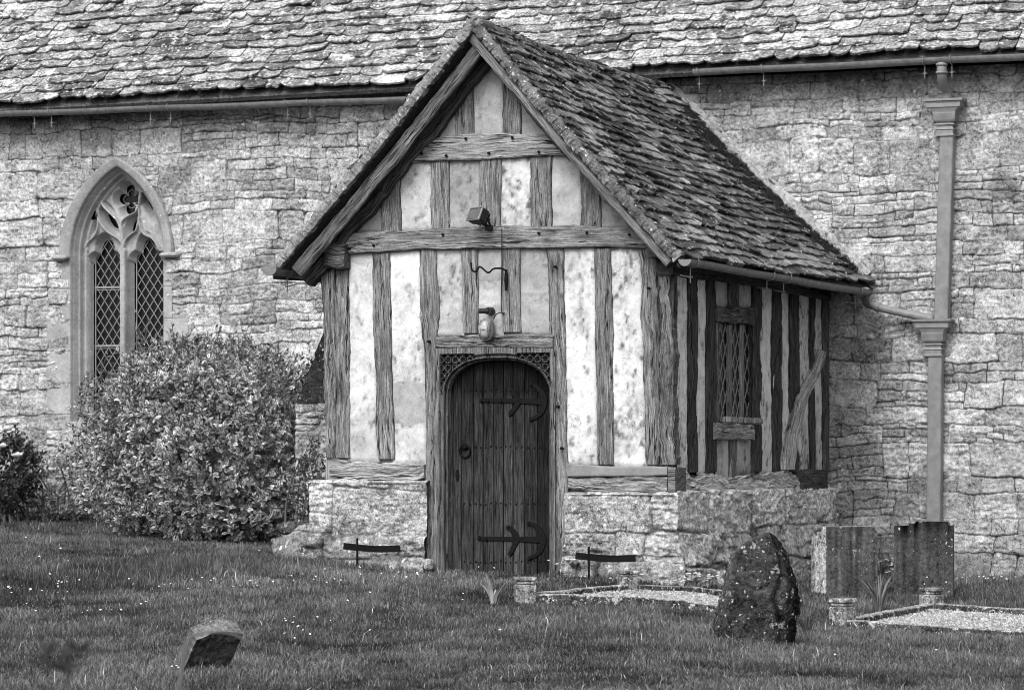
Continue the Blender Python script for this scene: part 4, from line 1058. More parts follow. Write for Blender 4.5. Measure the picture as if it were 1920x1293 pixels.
U, V, H, T = plinth_wall('s', -0.075, 4.98, PR+.02, O, None, None, rects, res=0.011, seed=25.0, fill=0.3, gap=(.010, .022)); T = T*1.35  # side face lightened in tone to make up for its shade
U = U+np.clip((0.35-U)/0.35, 0, 1)*(0.075+0.02-poff(V))
hf(mb, (XP-.06, 0, 0), (0, 1, 0), (0, 0, 1), sn, U, V, H, T)
mb.add([(xr1, -.1, PR-.03), (XP+.0, -.1, PR-.03), (XP+.02, 5, PR-.03), (XR-.1, 5, PR), (XR-.1, .1, PR), (xr1, .1, PR)], [(0, 1, 2, 3, 4, 5)], 0.35)
mb.build('plinth', 'plinth', porch, smooth=True)

# ---- roof of the porch
XC = -0.08; ZR = 5.10; YF = -0.33; YB = 4.98
ER0, ER1 = np.array([1.93, YF, 2.885]), np.array([2.22, YB, 2.88]); EL0, EL1 = np.array([-2.13, YF, 2.87]), np.array([-2.13, YB, 2.87])
RR0, RR1 = np.array([XC, YF, ZR]), np.array([XC, YB, ZR-0.04])
sagf = lambda a, b: -0.045*np.sin(np.pi*a)*b-0.02*np.sin(np.pi*a)*(1-b)+0.018*vn(a*6, b*4)-0.03*np.sin(np.pi*b)
rng = random.Random(31)
tn_ = lambda a, b: 0.11*(1+0.6*float(vn(a*9, b*7)))
mb = MB(); tiles(mb, ER0, ER1, RR0, RR1, 25, (0.14, 0.34), 0.034, rng, tn_, sag=sagf, lift=0.030, var=(0.4, 1.9), edge=0.3, flip=1, jit=1.0)
rf = mb.build('roof', 'moss_tile', porch)
mb = MB(); tiles(mb, EL0, EL1, RR0, RR1, 25, (0.14, 0.34), 0.034, rng, tn_, sag=sagf, lift=0.030, var=(0.4, 1.9), edge=0.3, flip=-1, jit=1.0)
rfl = mb.build('roof', 'moss_tile', porch)
for o in (rf, rfl): pass
mb = MB()
for E0, E1, R0, R1 in ((ER0, ER1, RR0, RR1), (EL0, EL1, RR0, RR1)):
    aa, bb = np.meshgrid(np.linspace(0.004, 1, 30), np.linspace(0, 1, 16), indexing='ij'); a_ = aa[..., None]; b_ = bb[..., None]
    p = (E0*(1-a_)+E1*a_)*(1-b_)+(R0*(1-a_)+R1*a_)*b_; p[..., 2] += sagf(aa, bb)
    for dz in (0.05, 0.085): mb.add((p-np.array([0, 0, dz])).reshape(-1, 3), gridF(30, 16), 0.06)
    fr0 = np.stack([p[0]-np.array([0, 0, .05]), p[0]-np.array([0, 0, .085])], 0); mb.add(fr0.reshape(-1, 3), gridF(2, 16), 0.06)
    er0 = np.stack([p[:, 0]-np.array([0, 0, .05]), p[:, 0]-np.array([0, 0, .085])], 0); mb.add(er0.reshape(-1, 3), gridF(2, 30), 0.06)
mb.build('roof_deck', 'oldoak', porch)
# verge mortar bands + bargeboards + inner rafters
def slope_pts(E0, R0, t): return E0*(1-t)+R0*t
rng2 = np.random.default_rng(3)
def verge(E0, R0, sgn, name='verge', extra=0.0):
    """lumpy band of mortar and tile ends along the gable edge"""
    n_ = 260; t = np.linspace(-0.005, 1.0, n_); C = E0[None]*(1-t[:, None])+R0[None]*t[:, None]
    C[:, 2] += -0.03*np.sin(np.pi*t)
    d = (R0-E0)/np.linalg.norm(R0-E0); N = np.cross(d, (0, 1, 0))*1.0; N = N if N[2] > 0 else -N
    s = t*np.linalg.norm(R0-E0)
    cs = [(-0.012, 0.022), (-0.024, -0.012), (-0.016, -0.058), (0.05, -0.06), (0.09, -0.03), (0.12, 0.012), (0.08, 0.034), (0.0, 0.036)]   # (y offset, N offset)
    V_ = []
    step = 0.012*np.sign(np.sin(s*2*np.pi/0.13))
    for j, (a, b) in enumerate(cs):
        jit_ = 0.007*vn(s*14, j*3.1+sgn)+0.010*vn(s*34, j*1.7)+0.006*vn(s*80, j*5.7)
        V_.append(C+np.outer(a+jit_*0.7+(step*0.4 if j < 3 else 0), (0, 1, 0))+np.outer(b+jit_+(step*0.5 if j in (0, 6, 7) else 0), N))
    V_ = np.stack(V_, 1); k = len(cs); i = np.arange(n_*k).reshape(n_, k); j = np.roll(i, -1, 1)
    mb = MB(); mb.add(V_.reshape(-1, 3), np.stack([i[:-1], j[:-1], j[1:], i[1:]], -1).reshape(-1, 4), (0.2 if sgn == 1 else 0.13)+0.05*np.repeat(vn(s*9, sgn), k))
    return mb.build(name, 'mortar', porch)
verge(EL0, RR0, 1); verge(ER0, RR0, 2)
def board(name, E0, R0, off0, off1, y, depth, tone, t0=0.0, t1=1.0, mat='oak', side=1, **k):
    """board parallel to the slope; off0/off1 = distance below the tile surface"""
    d = (R0-E0)/np.linalg.norm(R0-E0); N = np.cross(d, (0, 1, 0)); N = N if N[2] > 0 else -N
    st = []
    for t in np.linspace(t0, t1, 7):
        c = E0*(1-t)+R0*t; c = np.array([c[0], y, c[2]-0.03*math.sin(math.pi*t)]); st.append((c-N*off1, c-N*off0))
    return tb(name, porch, st, f, depth, tone, mat=mat, **k)
board('bargeboard', EL0, RR0, 0.115, 0.245, YF+0.075, 0.04, 0.11, 0.04, 0.955, wob=0.008, rot=0.02, mat='oldoak')
board('bargeboard', ER0, RR0, 0.075, 0.155, YF+0.035, 0.04, 0.2, 0.01, 0.975, wob=0.004)
board('rafter', EL0, RR0, 0.12, 0.30, -0.07, 0.14, 0.075, 0.02, 0.93, wob=0.012, mat='oldoak', rot=0.03)
board('rafter', ER0, RR0, 0.12, 0.22, -0.05, 0.12, 0.13, 0.03, 0.95, wob=0.010, mat='oldoak', rot=0.02)
# ridge stones
mb = MB(); y = YF-0.01; rr = random.Random(8)
while y < YB-0.1:
    L_ = rr.uniform(0.34, 0.5); a = (y-YF)/(YB-YF); zz = ZR-0.04*a-0.05*math.sin(math.pi*min(1, a))+rr.uniform(-.006, .006)
    n_ = 8; ys = np.linspace(y, min(y+L_-0.008, YB), n_); th = np.linspace(-0.42, math.pi+0.42, 11)
    V_ = np.array([[(XC+(0.085+0.006*float(vn(yy*9, a_*3)))*math.cos(a_), yy, zz-0.008+(0.04)*math.sin(a_)-0.035*max(0, abs(a_-math.pi/2)-1.2)) for a_ in th] for yy in ys])
    V_[0] = V_[0]*0+np.array([XC, ys[0]+.004, zz-.03]) if y < YF else V_[0]
    mb.add(V_.reshape(-1, 3), gridF(n_, 11), 0.2*rr.uniform(.7, 1.3)); y += L_
mb.build('ridge', 'moss_tile', porch, smooth=False)
# mortar fillet where the roof meets the church wall
def fillet(E1, R1, sgn):
    n_ = 170; t = np.linspace(0.035, 1, n_); C = E1[None]*(1-t[:, None])+R1[None]*t[:, None]; C[:, 1] = D
    s = t*np.linalg.norm(R1-E1); d = (R1-E1)/np.linalg.norm(R1-E1); N = np.cross(d, (0, 1, 0)); N = N if N[2] > 0 else -N
    k = 7; V_ = []
    for j, (a, b) in enumerate(((-.13, .0), (-.11, .025), (-.09, .035), (-.06, .045), (-.045, .06), (-.04, .08), (0.0, .09))):
        jt_ = 0.016*vn(s*11, j*2.3+sgn)+0.010*vn(s*37, j*1.3)
        V_.append(C+np.outer(a+jt_*(j < 6), (0, 1, 0))+np.outer(b+jt_, N))
    V_ = np.stack(V_, 1); mb = MB(); mb.add(V_.reshape(-1, 3), gridF(n_, k), 0.3); return mb.build('mortar_fillet', 'mortar', porch, smooth=True)
fillet(ER1, RR1, 1); fillet(EL1, RR1, 2)
# moss cushions and tufts on the roof
ng = np.random.default_rng(12)
def cushions(mb, P, r, ng):
    """flattened lumpy domes"""
    for p, rad in zip(P, r):
        a, b = np.meshgrid(np.linspace(0, 2*np.pi, 9)[:-1], np.array([1.0, 0.8, 0.45, 0.1]), indexing='ij')
        rr_ = rad*b*(1+0.3*ng.standard_normal(b.shape)*0.5); hh = rad*0.55*np.sqrt(np.clip(1-b*b, 0, 1))
        V_ = np.stack([p[0]+rr_*np.cos(a), p[1]+rr_*np.sin(a), p[2]+hh*(1+0.2*ng.standard_normal(b.shape))-0.01-0*b+(p[0] < 9)*0], -1)
        i = np.arange(32).reshape(8, 4); j = np.roll(i, -1, 0)
        F = np.concatenate([np.stack([i[:, :-1], j[:, :-1], j[:, 1:], i[:, 1:]], -1).reshape(-1, 4)]); mb.add(V_.reshape(-1, 3), F, 0.04)
def tufts(mb, P, n_each, h, ng, tone=0.03, w_=0.004, spread=0.02, lean=0.5):
    N_ = len(P)*n_each; B = np.repeat(P, n_each, 0)+ng.normal(0, spread, (N_, 3))*(1, 1, 0.3)
    d = ng.normal(0, lean, (N_, 3)); d[:, 2] = 1; d /= np.linalg.norm(d, axis=1)[:, None]
    hh = h*ng.uniform(0.5, 1.3, N_)[:, None]; s = np.cross(d, ng.normal(0, 1, (N_, 3))); s /= np.linalg.norm(s, axis=1)[:, None]
    V_ = np.stack([B-s*w_, B+s*w_, B+d*hh], 1); F = np.arange(N_*3).reshape(-1, 3)
    mb.add(V_.reshape(-1, 3), F, np.repeat(tone*ng.uniform(.5, 1.8, N_), 3))
def roofpt(E0, E1, R0, R1, a, b):
    a_ = a[:, None]; b_ = b[:, None]; p = (E0*(1-a_)+E1*a_)*(1-b_)+(R0*(1-a_)+R1*a_)*b_; p[:, 2] += sagf(a, b)+0.03; return p
mb = MB()
n_ = 420; a = ng.uniform(0.02, 0.98, n_); b = ng.uniform(0.03, 0.99, n_); keepm = (vn(a*12, b*8) > 0.0); a, b = a[keepm], b[keepm]
P = roofpt(ER0, ER1, RR0, RR1, a, b); cushions(mb, P, ng.uniform(0.012, 0.035, len(P)), ng)
# dense along the valley by the church wall
n_ = 330; b = ng.uniform(0.05, 0.85, n_); a = 0.955-np.abs(ng.normal(0, 0.045, n_))*(0.4+1.2*sm(0.1, 0.5, b)*sm(0.9, 0.6, b))
P = roofpt(ER0, ER1, RR0, RR1, a, b); cushions(mb, P, ng.uniform(0.02, 0.06, len(P)), ng); tufts(mb, P, 26, 0.06, ng, 0.03)
n_ = 150; a = ng.uniform(0, 1, n_); b = 1-np.abs(ng.normal(0, 0.02, n_)); P = roofpt(ER0, ER1, RR0, RR1, a, b); P[:, 2] += 0.02; cushions(mb, P, ng.uniform(0.015, 0.045, len(P)), ng)
n_ = 60; a = ng.uniform(0.01, 0.04, n_); b = ng.uniform(0.1, 1, n_); P = roofpt(ER0, ER1, RR0, RR1, a, b); cushions(mb, P, ng.uniform(0.015, 0.05, len(P)), ng)
mb.build('moss', 'moss', porch)
root_at(porch, (0, 0, 0))

# porch gutters
e0 = np.array([1.99, -0.30, 2.80]); a = sq(1284, 486, 2.0); b = PX(1626, 545, 2.28)
gutter('g', a, b, 0.058, [0.18, 2.1, 2.55, 4.6], 'grey half-round gutter under the right eave of the porch roof', out=(1, 0, 0), rod=0.14)
a = q(505, 502, -.42); gutter('g', a, a+np.array([0, 5.2, -0.02]), 0.072, [0.35, 2.3, 4.4], 'short dark gutter end poking out under the left eave of the porch roof', out=(-1, 0, 0))
sp_ = empty('gutter_spout', 'bent round grey pipe carrying water from the porch gutter to the lower hopper', 'pipe')
mb = MB(); p0 = PX(1624, 549, 2.28)
pts = bez([p0+np.array([0, 0, .02]), PY(1624, 566, 4.86), PY(1640, 574, 4.84), PY(1668, 581, 4.84), PY(1710, 590, 4.84), PY(1750, 598, 4.84)], 40); tube(mb, pts, 0.042, 14, caps=True)
mb.build('pipe_run', 'pipe', sp_, smooth=True)
for k_ in (3, 18): mb = MB(); d_ = pts[k_+1]-pts[k_]; d_ /= np.linalg.norm(d_); tube(mb, [pts[k_]-d_*0.02, pts[k_]+d_*0.02], 0.051, 14); mb.build('pipe_joint', 'pipe', sp_, smooth=False)
root_at(sp_, p0)

# ------------------------------------------------------------------ buttress beside the porch
bt = empty('buttress', 'low stone buttress with a dark mossy sloping top between shrub and porch', 'buttress')
mb = MB(); c0_ = q(607, 628, 1.4); yb_ = 1.4
bx0 = q(566, 800, yb_)[0]; bz = q(570, 748, yb_)[2]; bzt = q(607, 625, yb_)[2]; bx1 = XL-0.04
us = span(bx0-.06, bx1+.02, 0.011); vs = span(0.0, bz, 0.011); U, V = np.meshgrid(us, vs, indexing='ij'); rg = random.Random(5)
H, T = masonry(U, V, rubble_rects(bx0-.1, bx1+.1, 0, bz+.2, rg, H=(0.18, .3), big=0.9, bw_=(.3, .5)), rg, seed=33., tone=(.3, .42)); hf(mb, (0, yb_, 0), (1, 0, 0), (0, 0, 1), f, U, V, H, T)
U, V = np.meshgrid(span(0, .7, .03), vs, indexing='ij'); hf(mb, (bx0-.06, yb_, 0), (0, 1, 0), (0, 0, 1), (-1, 0, 0), U, V, U*0, U*0+.33)
mb.build('shaft', 'wall', bt)
A_ = np.array([bx0-.03, yb_-.03, bz-.03]); B_ = q(606, 628, yb_-.03); B_ = A_+(B_-A_)*((bx1-A_[0])/(B_[0]-A_[0]))
n_ = 60; t = np.linspace(0, 1, n_); top = A_[None]+(B_-A_)[None]*t[:, None]; top[:, 0] -= 0.02*(1-(t*9) % 1)+.008*vn(t*40, 3); top[:, 2] += .01*vn(t*33, 1)
rows = []
for w_ in (0, 0.5, 1.0): rr0 = np.stack([top[:, 0]+(bx1-top[:, 0])*w_, top[:, 1]+.006*vn(t*30, w_*9), np.where(w_ == 0, top[:, 2], top[:, 2])], 1); rows.append(rr0)
mb = MB(); mb.add(np.stack(rows, 1).reshape(-1, 3), gridF(n_, 3), 0.03)
mb.add(np.stack([top, top+np.array([0, .72, 0])], 1).reshape(-1, 3), gridF(n_, 2), 0.04)
mb.build('sloping_top', 'monolith', bt); root_at(bt, (bx0, yb_, 0.1))

# ------------------------------------------------------------------ fittings on the porch
fl_ = empty('floodlight', 'small black floodlight with square glass on the gable beam', 'lamp')
mb = MB(); c = q(897, 405, -0.20); t_ = math.radians(24); ca, sa = math.cos(t_), math.sin(t_)
az_ = math.radians(-30); R0_ = np.array([[1, 0, 0], [0, ca, -sa], [0, sa, ca]]); R1_ = rotz(az_); Rm = (R0_ @ R1_)
box(mb, c, (0.19, 0.09, 0.13), 0.03, R=Rm, bev=0.012); 
for k_ in range(5): box(mb, c+np.array([(-.06+k_*.03), 0.06, 0.0]) @ Rm, (0.006, 0.035, 0.11), 0.03, R=Rm)
mb.build('housing', 'plastic', fl_)
mb = MB(); box(mb, c+np.array([0, -0.047, 0]) @ Rm, (0.165, 0.006, 0.105), 0.1, R=Rm, bev=0.002); mb.build('lens', mat_plain('floodlight_glass', 0.12, 0.15, 0.2, 12, spec=0.6), fl_)
mb = MB(); box(mb, c+np.array([0, -0.047, 0.062]) @ Rm, (0.20, 0.012, 0.012), 0.2, R=Rm, bev=0.002); box(mb, c+np.array([0, -0.047, -0.062]) @ Rm, (0.20, 0.012, 0.012), 0.2, R=Rm, bev=0.002)
for sx in (-1, 1): box(mb, c+np.array([sx*.094, -0.047, 0]) @ Rm, (0.012, 0.012, 0.125), 0.2, R=Rm, bev=0.002)
mb.build('rim', 'gutter', fl_)
mb = MB(); cb_ = q(917, 427, -0.06); box(mb, cb_, (0.06, 0.08, 0.05), 0.03, bev=0.006); tube(mb, [c+np.array([.09, .02, -.02]), cb_+np.array([.02, -.03, .02])], 0.012, 6); tube(mb, [c+np.array([-.0, .04, -.04]), cb_], 0.016, 6); mb.build('bracket', 'plastic', fl_)
root_at(fl_, cb_)

bl = empty('bulkhead_lamp', 'oval ribbed glass wall lamp in a grey cage above the door', 'lamp')
c = q(914, 618, -0.05)
def oval(w_, h_, n_=28, p=2.6):
    w_, h_ = w_*.82, h_*.88
    a = np.arange(n_)*2*np.pi/n_; return np.stack([np.sign(np.cos(a))*np.abs(np.cos(a))**(2/p)*w_, np.sign(np.sin(a))*np.abs(np.sin(a))**(2/p)*h_], 1)
def ovstack(mb, c, rings, tone=0.3):
    """rings: (half width, half height, y)"""
    V_ = []; n_ = 28
    for w_, h_, y in rings: o_ = oval(w_, h_); V_.append(np.stack([c[0]+o_[:, 0], np.full(n_, c[1]+y), c[2]+o_[:, 1]], 1))
    k = len(rings); F = [(i*n_+j, i*n_+(j+1) % n_, (i+1)*n_+(j+1) % n_, (i+1)*n_+j) for i in range(k-1) for j in range(n_)]
    mb.add(np.concatenate(V_), F+[tuple(range((k-1)*n_, k*n_))], tone)
mb = MB(); ovstack(mb, c, [(.072, .115, .03), (.078, .12, .0), (.078, .12, -.03), (.07, .112, -.04), (.058, .098, -.04), (.056, .096, -.03)]); mb.build('housing', 'gutter', bl)
mb = MB(); V_ = []
ovstack(mb, c, [(.055, .095, -.03), (.055, .095, -.06), (.045, .082, -.085), (.025, .05, -.098)])
for k_ in range(-3, 4): tube(mb, [c+np.array([k_*.011, -.062-.034*math.cos(z*math.pi/2)-0.002, z*0.07*(1-abs(k_)*.06)]) for z in np.linspace(-1, 1, 9)], 0.0045, 6)
mb.build('ribbed_glass', 'lampglass', bl, smooth=True)
mb = MB()
for sx in (-1, 1): tube(mb, [c+np.array([sx*.05, -.045-.05*math.cos(z*math.pi/2), z*0.088]) for z in np.linspace(-1, 1, 9)], 0.005, 6)
tube(mb, [c+np.array([x*.056, -.05-.055*math.cos(x*math.pi/2), 0.0]) for x in np.linspace(-1, 1, 11)], 0.0045, 6)
mb.build('cage', 'gutter', bl)
mb = MB(); a = c+np.array([0.07, 0.0, 0.14]); tube(mb, bez([c+np.array([0.05, .02, .10]), c+np.array([.09, .02, .15]), c+np.array([.16, .03, .155]), q(940, 580, -.01), q(941, 500, -.01), q(941, 470, -.045), q(941, 428, -.075)], 40), 0.005, 6); mb.build('cable', 'plastic', bl)
root_at(bl, c+np.array([0, .05, 0]))
ps = empty('motion_sensor', 'small black movement sensor on the plaster just above the oval lamp', 'sensor')
mb = MB(); c = q(917, 583, -0.05); tube(mb, [c+np.array([0, .05, 0]), c+np.array([0, -0.03, 0])], [0.04, 0.034], 14); mb.build('base', 'plastic', ps)
mb = MB(); tube(mb, [c+np.array([0, -0.02, 0.0]), c+np.array([-0.085, -0.05, 0.0])], [0.026, 0.022], 12); mb.build('eye', 'plastic', ps); root_at(ps, c)
hk = empty('lantern_bracket', 'wavy black wrought iron arm with an upright bar above the door', 'iron bracket')
mb = MB(); pts = bez([q(883, 492, -.1), q(885, 506, -.1), q(893, 509, -.1), q(900, 500, -.1), q(915, 511, -.1), q(925, 504, -.1), q(938, 503, -.08), q(947, 506, -.04)], 60); tube(mb, pts, [0.009]*len(pts), 8); mb.build('arm', 'iron', hk)
mb = MB(); a = q(949, 505, -.035); b = q(949, 545, -.035); tube(mb, [a, (a+b)/2, b], [0.012, .02, .012], 8, flat=1.0); mb.build('wall_bar', 'iron', hk); root_at(hk, b)
# boot scrapers
for (px0, px1, pyb, pxp, pt_, pb_, lab, bend) in ((645, 750, 1027, 670, 1008, 1056, 'black iron boot scraper bar on a post left of the door', 1), (1080, 1191, 1045, 1104, 1024, 1072, 'black iron boot scraper bar on a post right of the door', 0)):
    bs = empty('boot_scraper', lab, 'boot scraper', 'boot scrapers beside the door')
    y_ = -0.30; mb = MB()
    a = q(px0, pyb-4, y_); m1 = q(px0+18, pyb-2, y_); b = q(px1, pyb+1, y_-.06)
    pts = np.array([a, m1, (m1+b)/2+np.array([0, -.02, -.01]), b])
    P_ = bez(pts, 18)
    for i_ in range(len(P_)-1): strip(mb, P_[i_], P_[i_+1]+(P_[i_+1]-P_[i_])*0.1, 0.062, 0.014)
    mb.build('scraper_blade', 'iron', bs)
    mb = MB(); a = q(pxp, pt_, y_-.02); b = q(pxp, pb_, y_-.02); tube(mb, [a, b-np.array([0, 0, .1])], 0.011, 6); mb.build('post', 'iron', bs); root_at(bs, b)

# ------------------------------------------------------------------ leaf tools
def leaves(mb, P, Dv, Nn, L, W, tm, te, ng, fold=0.25, curl=0.2):
    """P base, Dv direction, Nn normal; L,W arrays; tm = midrib tone, te = margin tone"""
    S = np.cross(Dv, Nn); S /= np.linalg.norm(S, axis=1)[:, None]+1e-9; Nn = np.cross(S, Dv)
    L = L[:, None]; W = W[:, None]
    m1 = P+Dv*L*0.35; m2 = P+Dv*L*0.7-Nn*curl*L*0.12; t = P+Dv*L-Nn*curl*L*0.3
    up = Nn*fold*W
    l1 = P+Dv*L*0.33+S*W*0.5+up*.5; l2 = P+Dv*L*0.72+S*W*0.38-Nn*curl*L*.12+up*.4; r1 = P+Dv*L*0.33-S*W*0.5+up*.5; r2 = P+Dv*L*0.72-S*W*0.38-Nn*curl*L*.12+up*.4
    V_ = np.stack([P, m1, m2, t, l1, l2, r1, r2], 1); n_ = len(P); o_ = (np.arange(n_)*8)[:, None]
    T_ = np.stack([tm, tm, tm, te, te, te, te, te], 1)
    base = mb.n
    mb.add(V_.reshape(-1, 3), np.concatenate([o_+np.array([[4, 5, 2, 1]]), o_+np.array([[1, 2, 7, 6]])]), T_.ravel())
    for tri in ((0, 4, 1), (5, 3, 2), (0, 1, 6), (2, 3, 7)): mb.f.append(base+o_+np.array([tri]))
def unit(v): return v/(np.linalg.norm(v, axis=-1, keepdims=True)+1e-9)
def shrub(name, label, cat, C, rad, prof, nros, Ls, tones, seed, group=None, per=8, inner=0.5, zbase=None, tiny=False):
    """prof(theta, phi)->radius factor; rosettes of leaves at twig ends + stems"""
    g = np.random.default_rng(seed); t_ = empty(name, label, cat, group); C = np.asarray(C, float); rad = np.asarray(rad, float)
    u = unit(g.normal(0, 1, (nros, 3))); depth_ = 1-np.abs(g.normal(0, 0.16, nros))
    k = int(nros*inner); depth_[:k] = g.uniform(0.55, 0.93, k)
    R_ = prof(u)*depth_; P = C+u*rad*R_[:, None]
    zg = ground(P[:, 0], P[:, 1]); ok = P[:, 2] > zg+0.03; P, u = P[ok], u[ok]
    ax = unit(u*np.array([1, 1, .8])+np.array([0, 0, 0.55])+g.normal(0, 0.35, P.shape))
    n_ = len(P); B = np.repeat(P, per, 0); A_ = np.repeat(ax, per, 0); N_ = n_*per
    j = np.tile(np.arange(per), n_)
    rnd = unit(g.normal(0, 1, (N_, 3))); side = unit(np.cross(A_, rnd))
    along = (j/per)[:, None]
    d = unit(side*(1.1-0.5*along)+A_*(0.35+0.9*along)); B = B-A_*(0.09*(1-along))*(Ls[1]/0.07)
    nn = unit(A_+0.3*g.normal(0, 1, (N_, 3)))
    L = g.uniform(*Ls, N_)*(1.05-0.25*along[:, 0]); W = L*g.uniform(0.42, 0.6, N_)
    tr_ = np.repeat(g.uniform(0.35, 1.5, n_)*(1+0.5*fbm(P[:, 0]*4, P[:, 2]*4, P[:, 1]*4, 2)), per)
    # dark green centre, pale variegated margin
    tm = tones[0]*g.uniform(.7, 1.3, N_)*tr_; te = tones[1]*g.uniform(.35, 1.3, N_)*tr_
    mb = MB(); leaves(mb, B, d, nn, L, W, tm, te, g); mb.build('foliage', 'leaf', t_)
    mb = MB(); base = np.array([C[0], C[1], float(ground(C[0], C[1]))-0.05])
    for i in range(26):
        e = P[g.integers(0, n_)]; b0 = base+g.normal(0, 0.12, 3)*(1, 1, 0); m_ = (b0+e)/2+g.normal(0, 0.08, 3); tube(mb, bez([b0, m_, e], 8), np.linspace(0.018, 0.004, 8)[:len(bez([b0, m_, e], 8))], 5, caps=False)
    mb.build('stems', 'bark', t_); root_at(t_, base); return t_
bc = PY(372, 830, 2.7)
def bprof(u):
    th = np.arctan2(u[:, 1], u[:, 0]); r = 1+0.10*fbm(u[:, 0]*2.3+4, u[:, 2]*2.3, u[:, 1]*2.3, 3)*1.6+0.12*vn(u[:, 0]*6, u[:, 2]*6, u[:, 1]*6)+0.05*vn(u[:, 0]*12, u[:, 2]*12, u[:, 1]*12)
    sq_ = (np.abs(u[:, 0])**2.6+np.abs(u[:, 1])**2.6+np.abs(u[:, 2])**2.6)**(-1/2.6)
    # right shoulder falls away, top-left keeps its height
    sh = 1-0.16*sm(0.2, 0.8, u[:, 0])*sm(0.1, 0.8, u[:, 2]); return r*sq_*sh*0.97
zc = 1.22
shrub('variegated_shrub', 'large rounded shrub of pale-edged leaves standing before the pointed window', 'shrub', (bc[0]+.16, 2.75, zc), (1.52, 1.15, 1.17), bprof, 9000, (0.030, 0.078), (0.035, 0.66), 5, per=7, inner=0.35)
# loose sprigs on top of the big shrub belong to it visually: a second small flush of shoots
sproots = []
bush = [o for o in bpy.data.objects if o.name == 'variegated_shrub'][0]
mb = MB(); g = np.random.default_rng(77); st = MB()
for (px, py, n_) in ((262, 612, 7), (300, 640, 6), (345, 618, 6), (405, 620, 6), (468, 622, 9), (500, 660, 6), (200, 690, 6), (165, 702, 5), (520, 690, 5), (585, 760, 5), (435, 630, 5)):
    tip = PY(px, py, 2.6+g.uniform(-.5, .5)); base = tip+np.array([g.uniform(-.1, .1), 0, -0.45])
    for s_ in range(n_):
        t0 = tip+g.normal(0, 0.07, 3); b0 = base+g.normal(0, 0.1, 3); pts = bez([b0, (b0+t0)/2+g.normal(0, .03, 3), t0], 10); tube(st, pts, 0.003, 4, caps=False)
        k = 14; ii = np.linspace(3, len(pts)-1, k).astype(int); B = pts[ii]; A_ = np.repeat(unit(t0-b0)[None], k, 0)
        side = unit(np.cross(A_, unit(g.normal(0, 1, (k, 3))))); d = unit(side+A_*0.7); L = g.uniform(.035, .065, k)
        leaves(mb, B, d, unit(A_+.4*g.normal(0, 1, (k, 3))), L, L*.45, np.full(k, .05), g.uniform(.12, .35, k), g)
o = mb.build('shoots', 'leaf', bush); o.location = -Vector(bush.location); o = st.build('shoot_stems', 'bark', bush); o.location = -Vector(bush.location)

sprof = lambda u: 1+0.25*fbm(u[:, 0]*2.5+9, u[:, 2]*2.5, u[:, 1]*2.5, 3)*1.5
c = PY(14, 885, 4.0); rose = shrub('rose_bush', 'dark rose bush with white blooms against the church wall at the left edge', 'rose bush', (c[0], 4.0, 0.95), (0.42, 0.4, 0.52), sprof, 520, (0.04, 0.07), (0.03, 0.07), 6, per=6)
def bloom(mb, c, r, g):
    for ring, (k, tl, rr_) in enumerate(((6, 0.25, 1.0), (6, 0.7, .8), (5, 1.3, .55), (4, 2.2, .35))):
        a = g.uniform(0, 6.28)+np.arange(k)*2*np.pi/k; d = unit(np.stack([np.cos(a), np.sin(a)-0.6, np.full(k, tl)], 1))
        leaves(mb, np.repeat(c[None], k, 0), d, unit(np.stack([-np.cos(a)*.3, -np.sin(a)*.3, np.ones(k)], 1)), np.full(k, r*rr_), np.full(k, r*rr_*.95), np.full(k, .75), np.full(k, .82), g, fold=.3, curl=-.5)
mb = MB(); g = np.random.default_rng(3)
for px, py in ((24, 797), (14, 808), (33, 857), (4, 840)):
    mb = MB(); bloom(mb, PY(px, py, 3.4), 0.085, g); o = mb.build('rose_bloom', 'petal', rose); o.location = -Vector(rose.location)
c = PY(100, 915, 4.5); shrub('border_plant', 'low pale small-leaved plant between rose bush and big shrub', 'plant', (c[0], 4.5, 0.72), (0.55, 0.3, 0.45), sprof, 620, (0.018, 0.034), (0.12, 0.30), 8, per=8)
c = PY(588, 850, 1.0); shrub('border_plant', 'thin small-leaved plant growing up beside the porch corner', 'plant', (c[0]-.02, .95, 0.72), (0.20, 0.22, 0.62), sprof, 420, (0.018, 0.036), (0.05, 0.20), 9, per=8)

# ------------------------------------------------------------------ graves and stones
def stone_box(mb, pts_fn, nu, nv, nw):
    pass
def rough_slab(mb, O, u, v, n, w_, h_, th, topf, tone, side_tone, seed, res=0.012, rough=0.003, dark_stain=0.0):
    """upright slab: face w_ x h_, thickness th. topf(x)-> height of top edge at x in 0..1"""
    nu = max(4, int(w_/res)); nv = max(4, int(h_/res)); a, b = np.meshgrid(np.linspace(0, 1, nu), np.linspace(0, 1, nv), indexing='ij')
    tp_ = topf(a)*h_
    P = np.asarray(O)+(a*w_)[..., None]*u+(b*tp_)[..., None]*v; Hh = rough*fbm(a*w_*14, b*h_*14, seed, 4)
    Fp = P+Hh[..., None]*n; Bp = P-n*th
    T_ = tone*(1+0.9*fbm(a*w_*30, b*h_*1.0, seed+2, 4)-dark_stain*sm(.75, 1, b)*0.6)
    mb.add(Fp.reshape(-1, 3), gridF(nu, nv), T_.ravel()); mb.add(Bp.reshape(-1, 3), gridF(nu, nv)[:, ::-1], tone)
    for ed in ((Fp[:, -1], Bp[:, -1], side_tone*1.5), (Fp[0], Bp[0], side_tone), (Bp[-1], Fp[-1], side_tone)):
        k = len(ed[0]); m_ = 5; q_ = np.linspace(0, 1, m_)[None, :, None]; g_ = ed[0][:, None]*(1-q_)+ed[1][:, None]*q_; mb.add(g_.reshape(-1, 3), gridF(k, m_), ed[2])
Z3 = np.array([0, 0, 1.0])
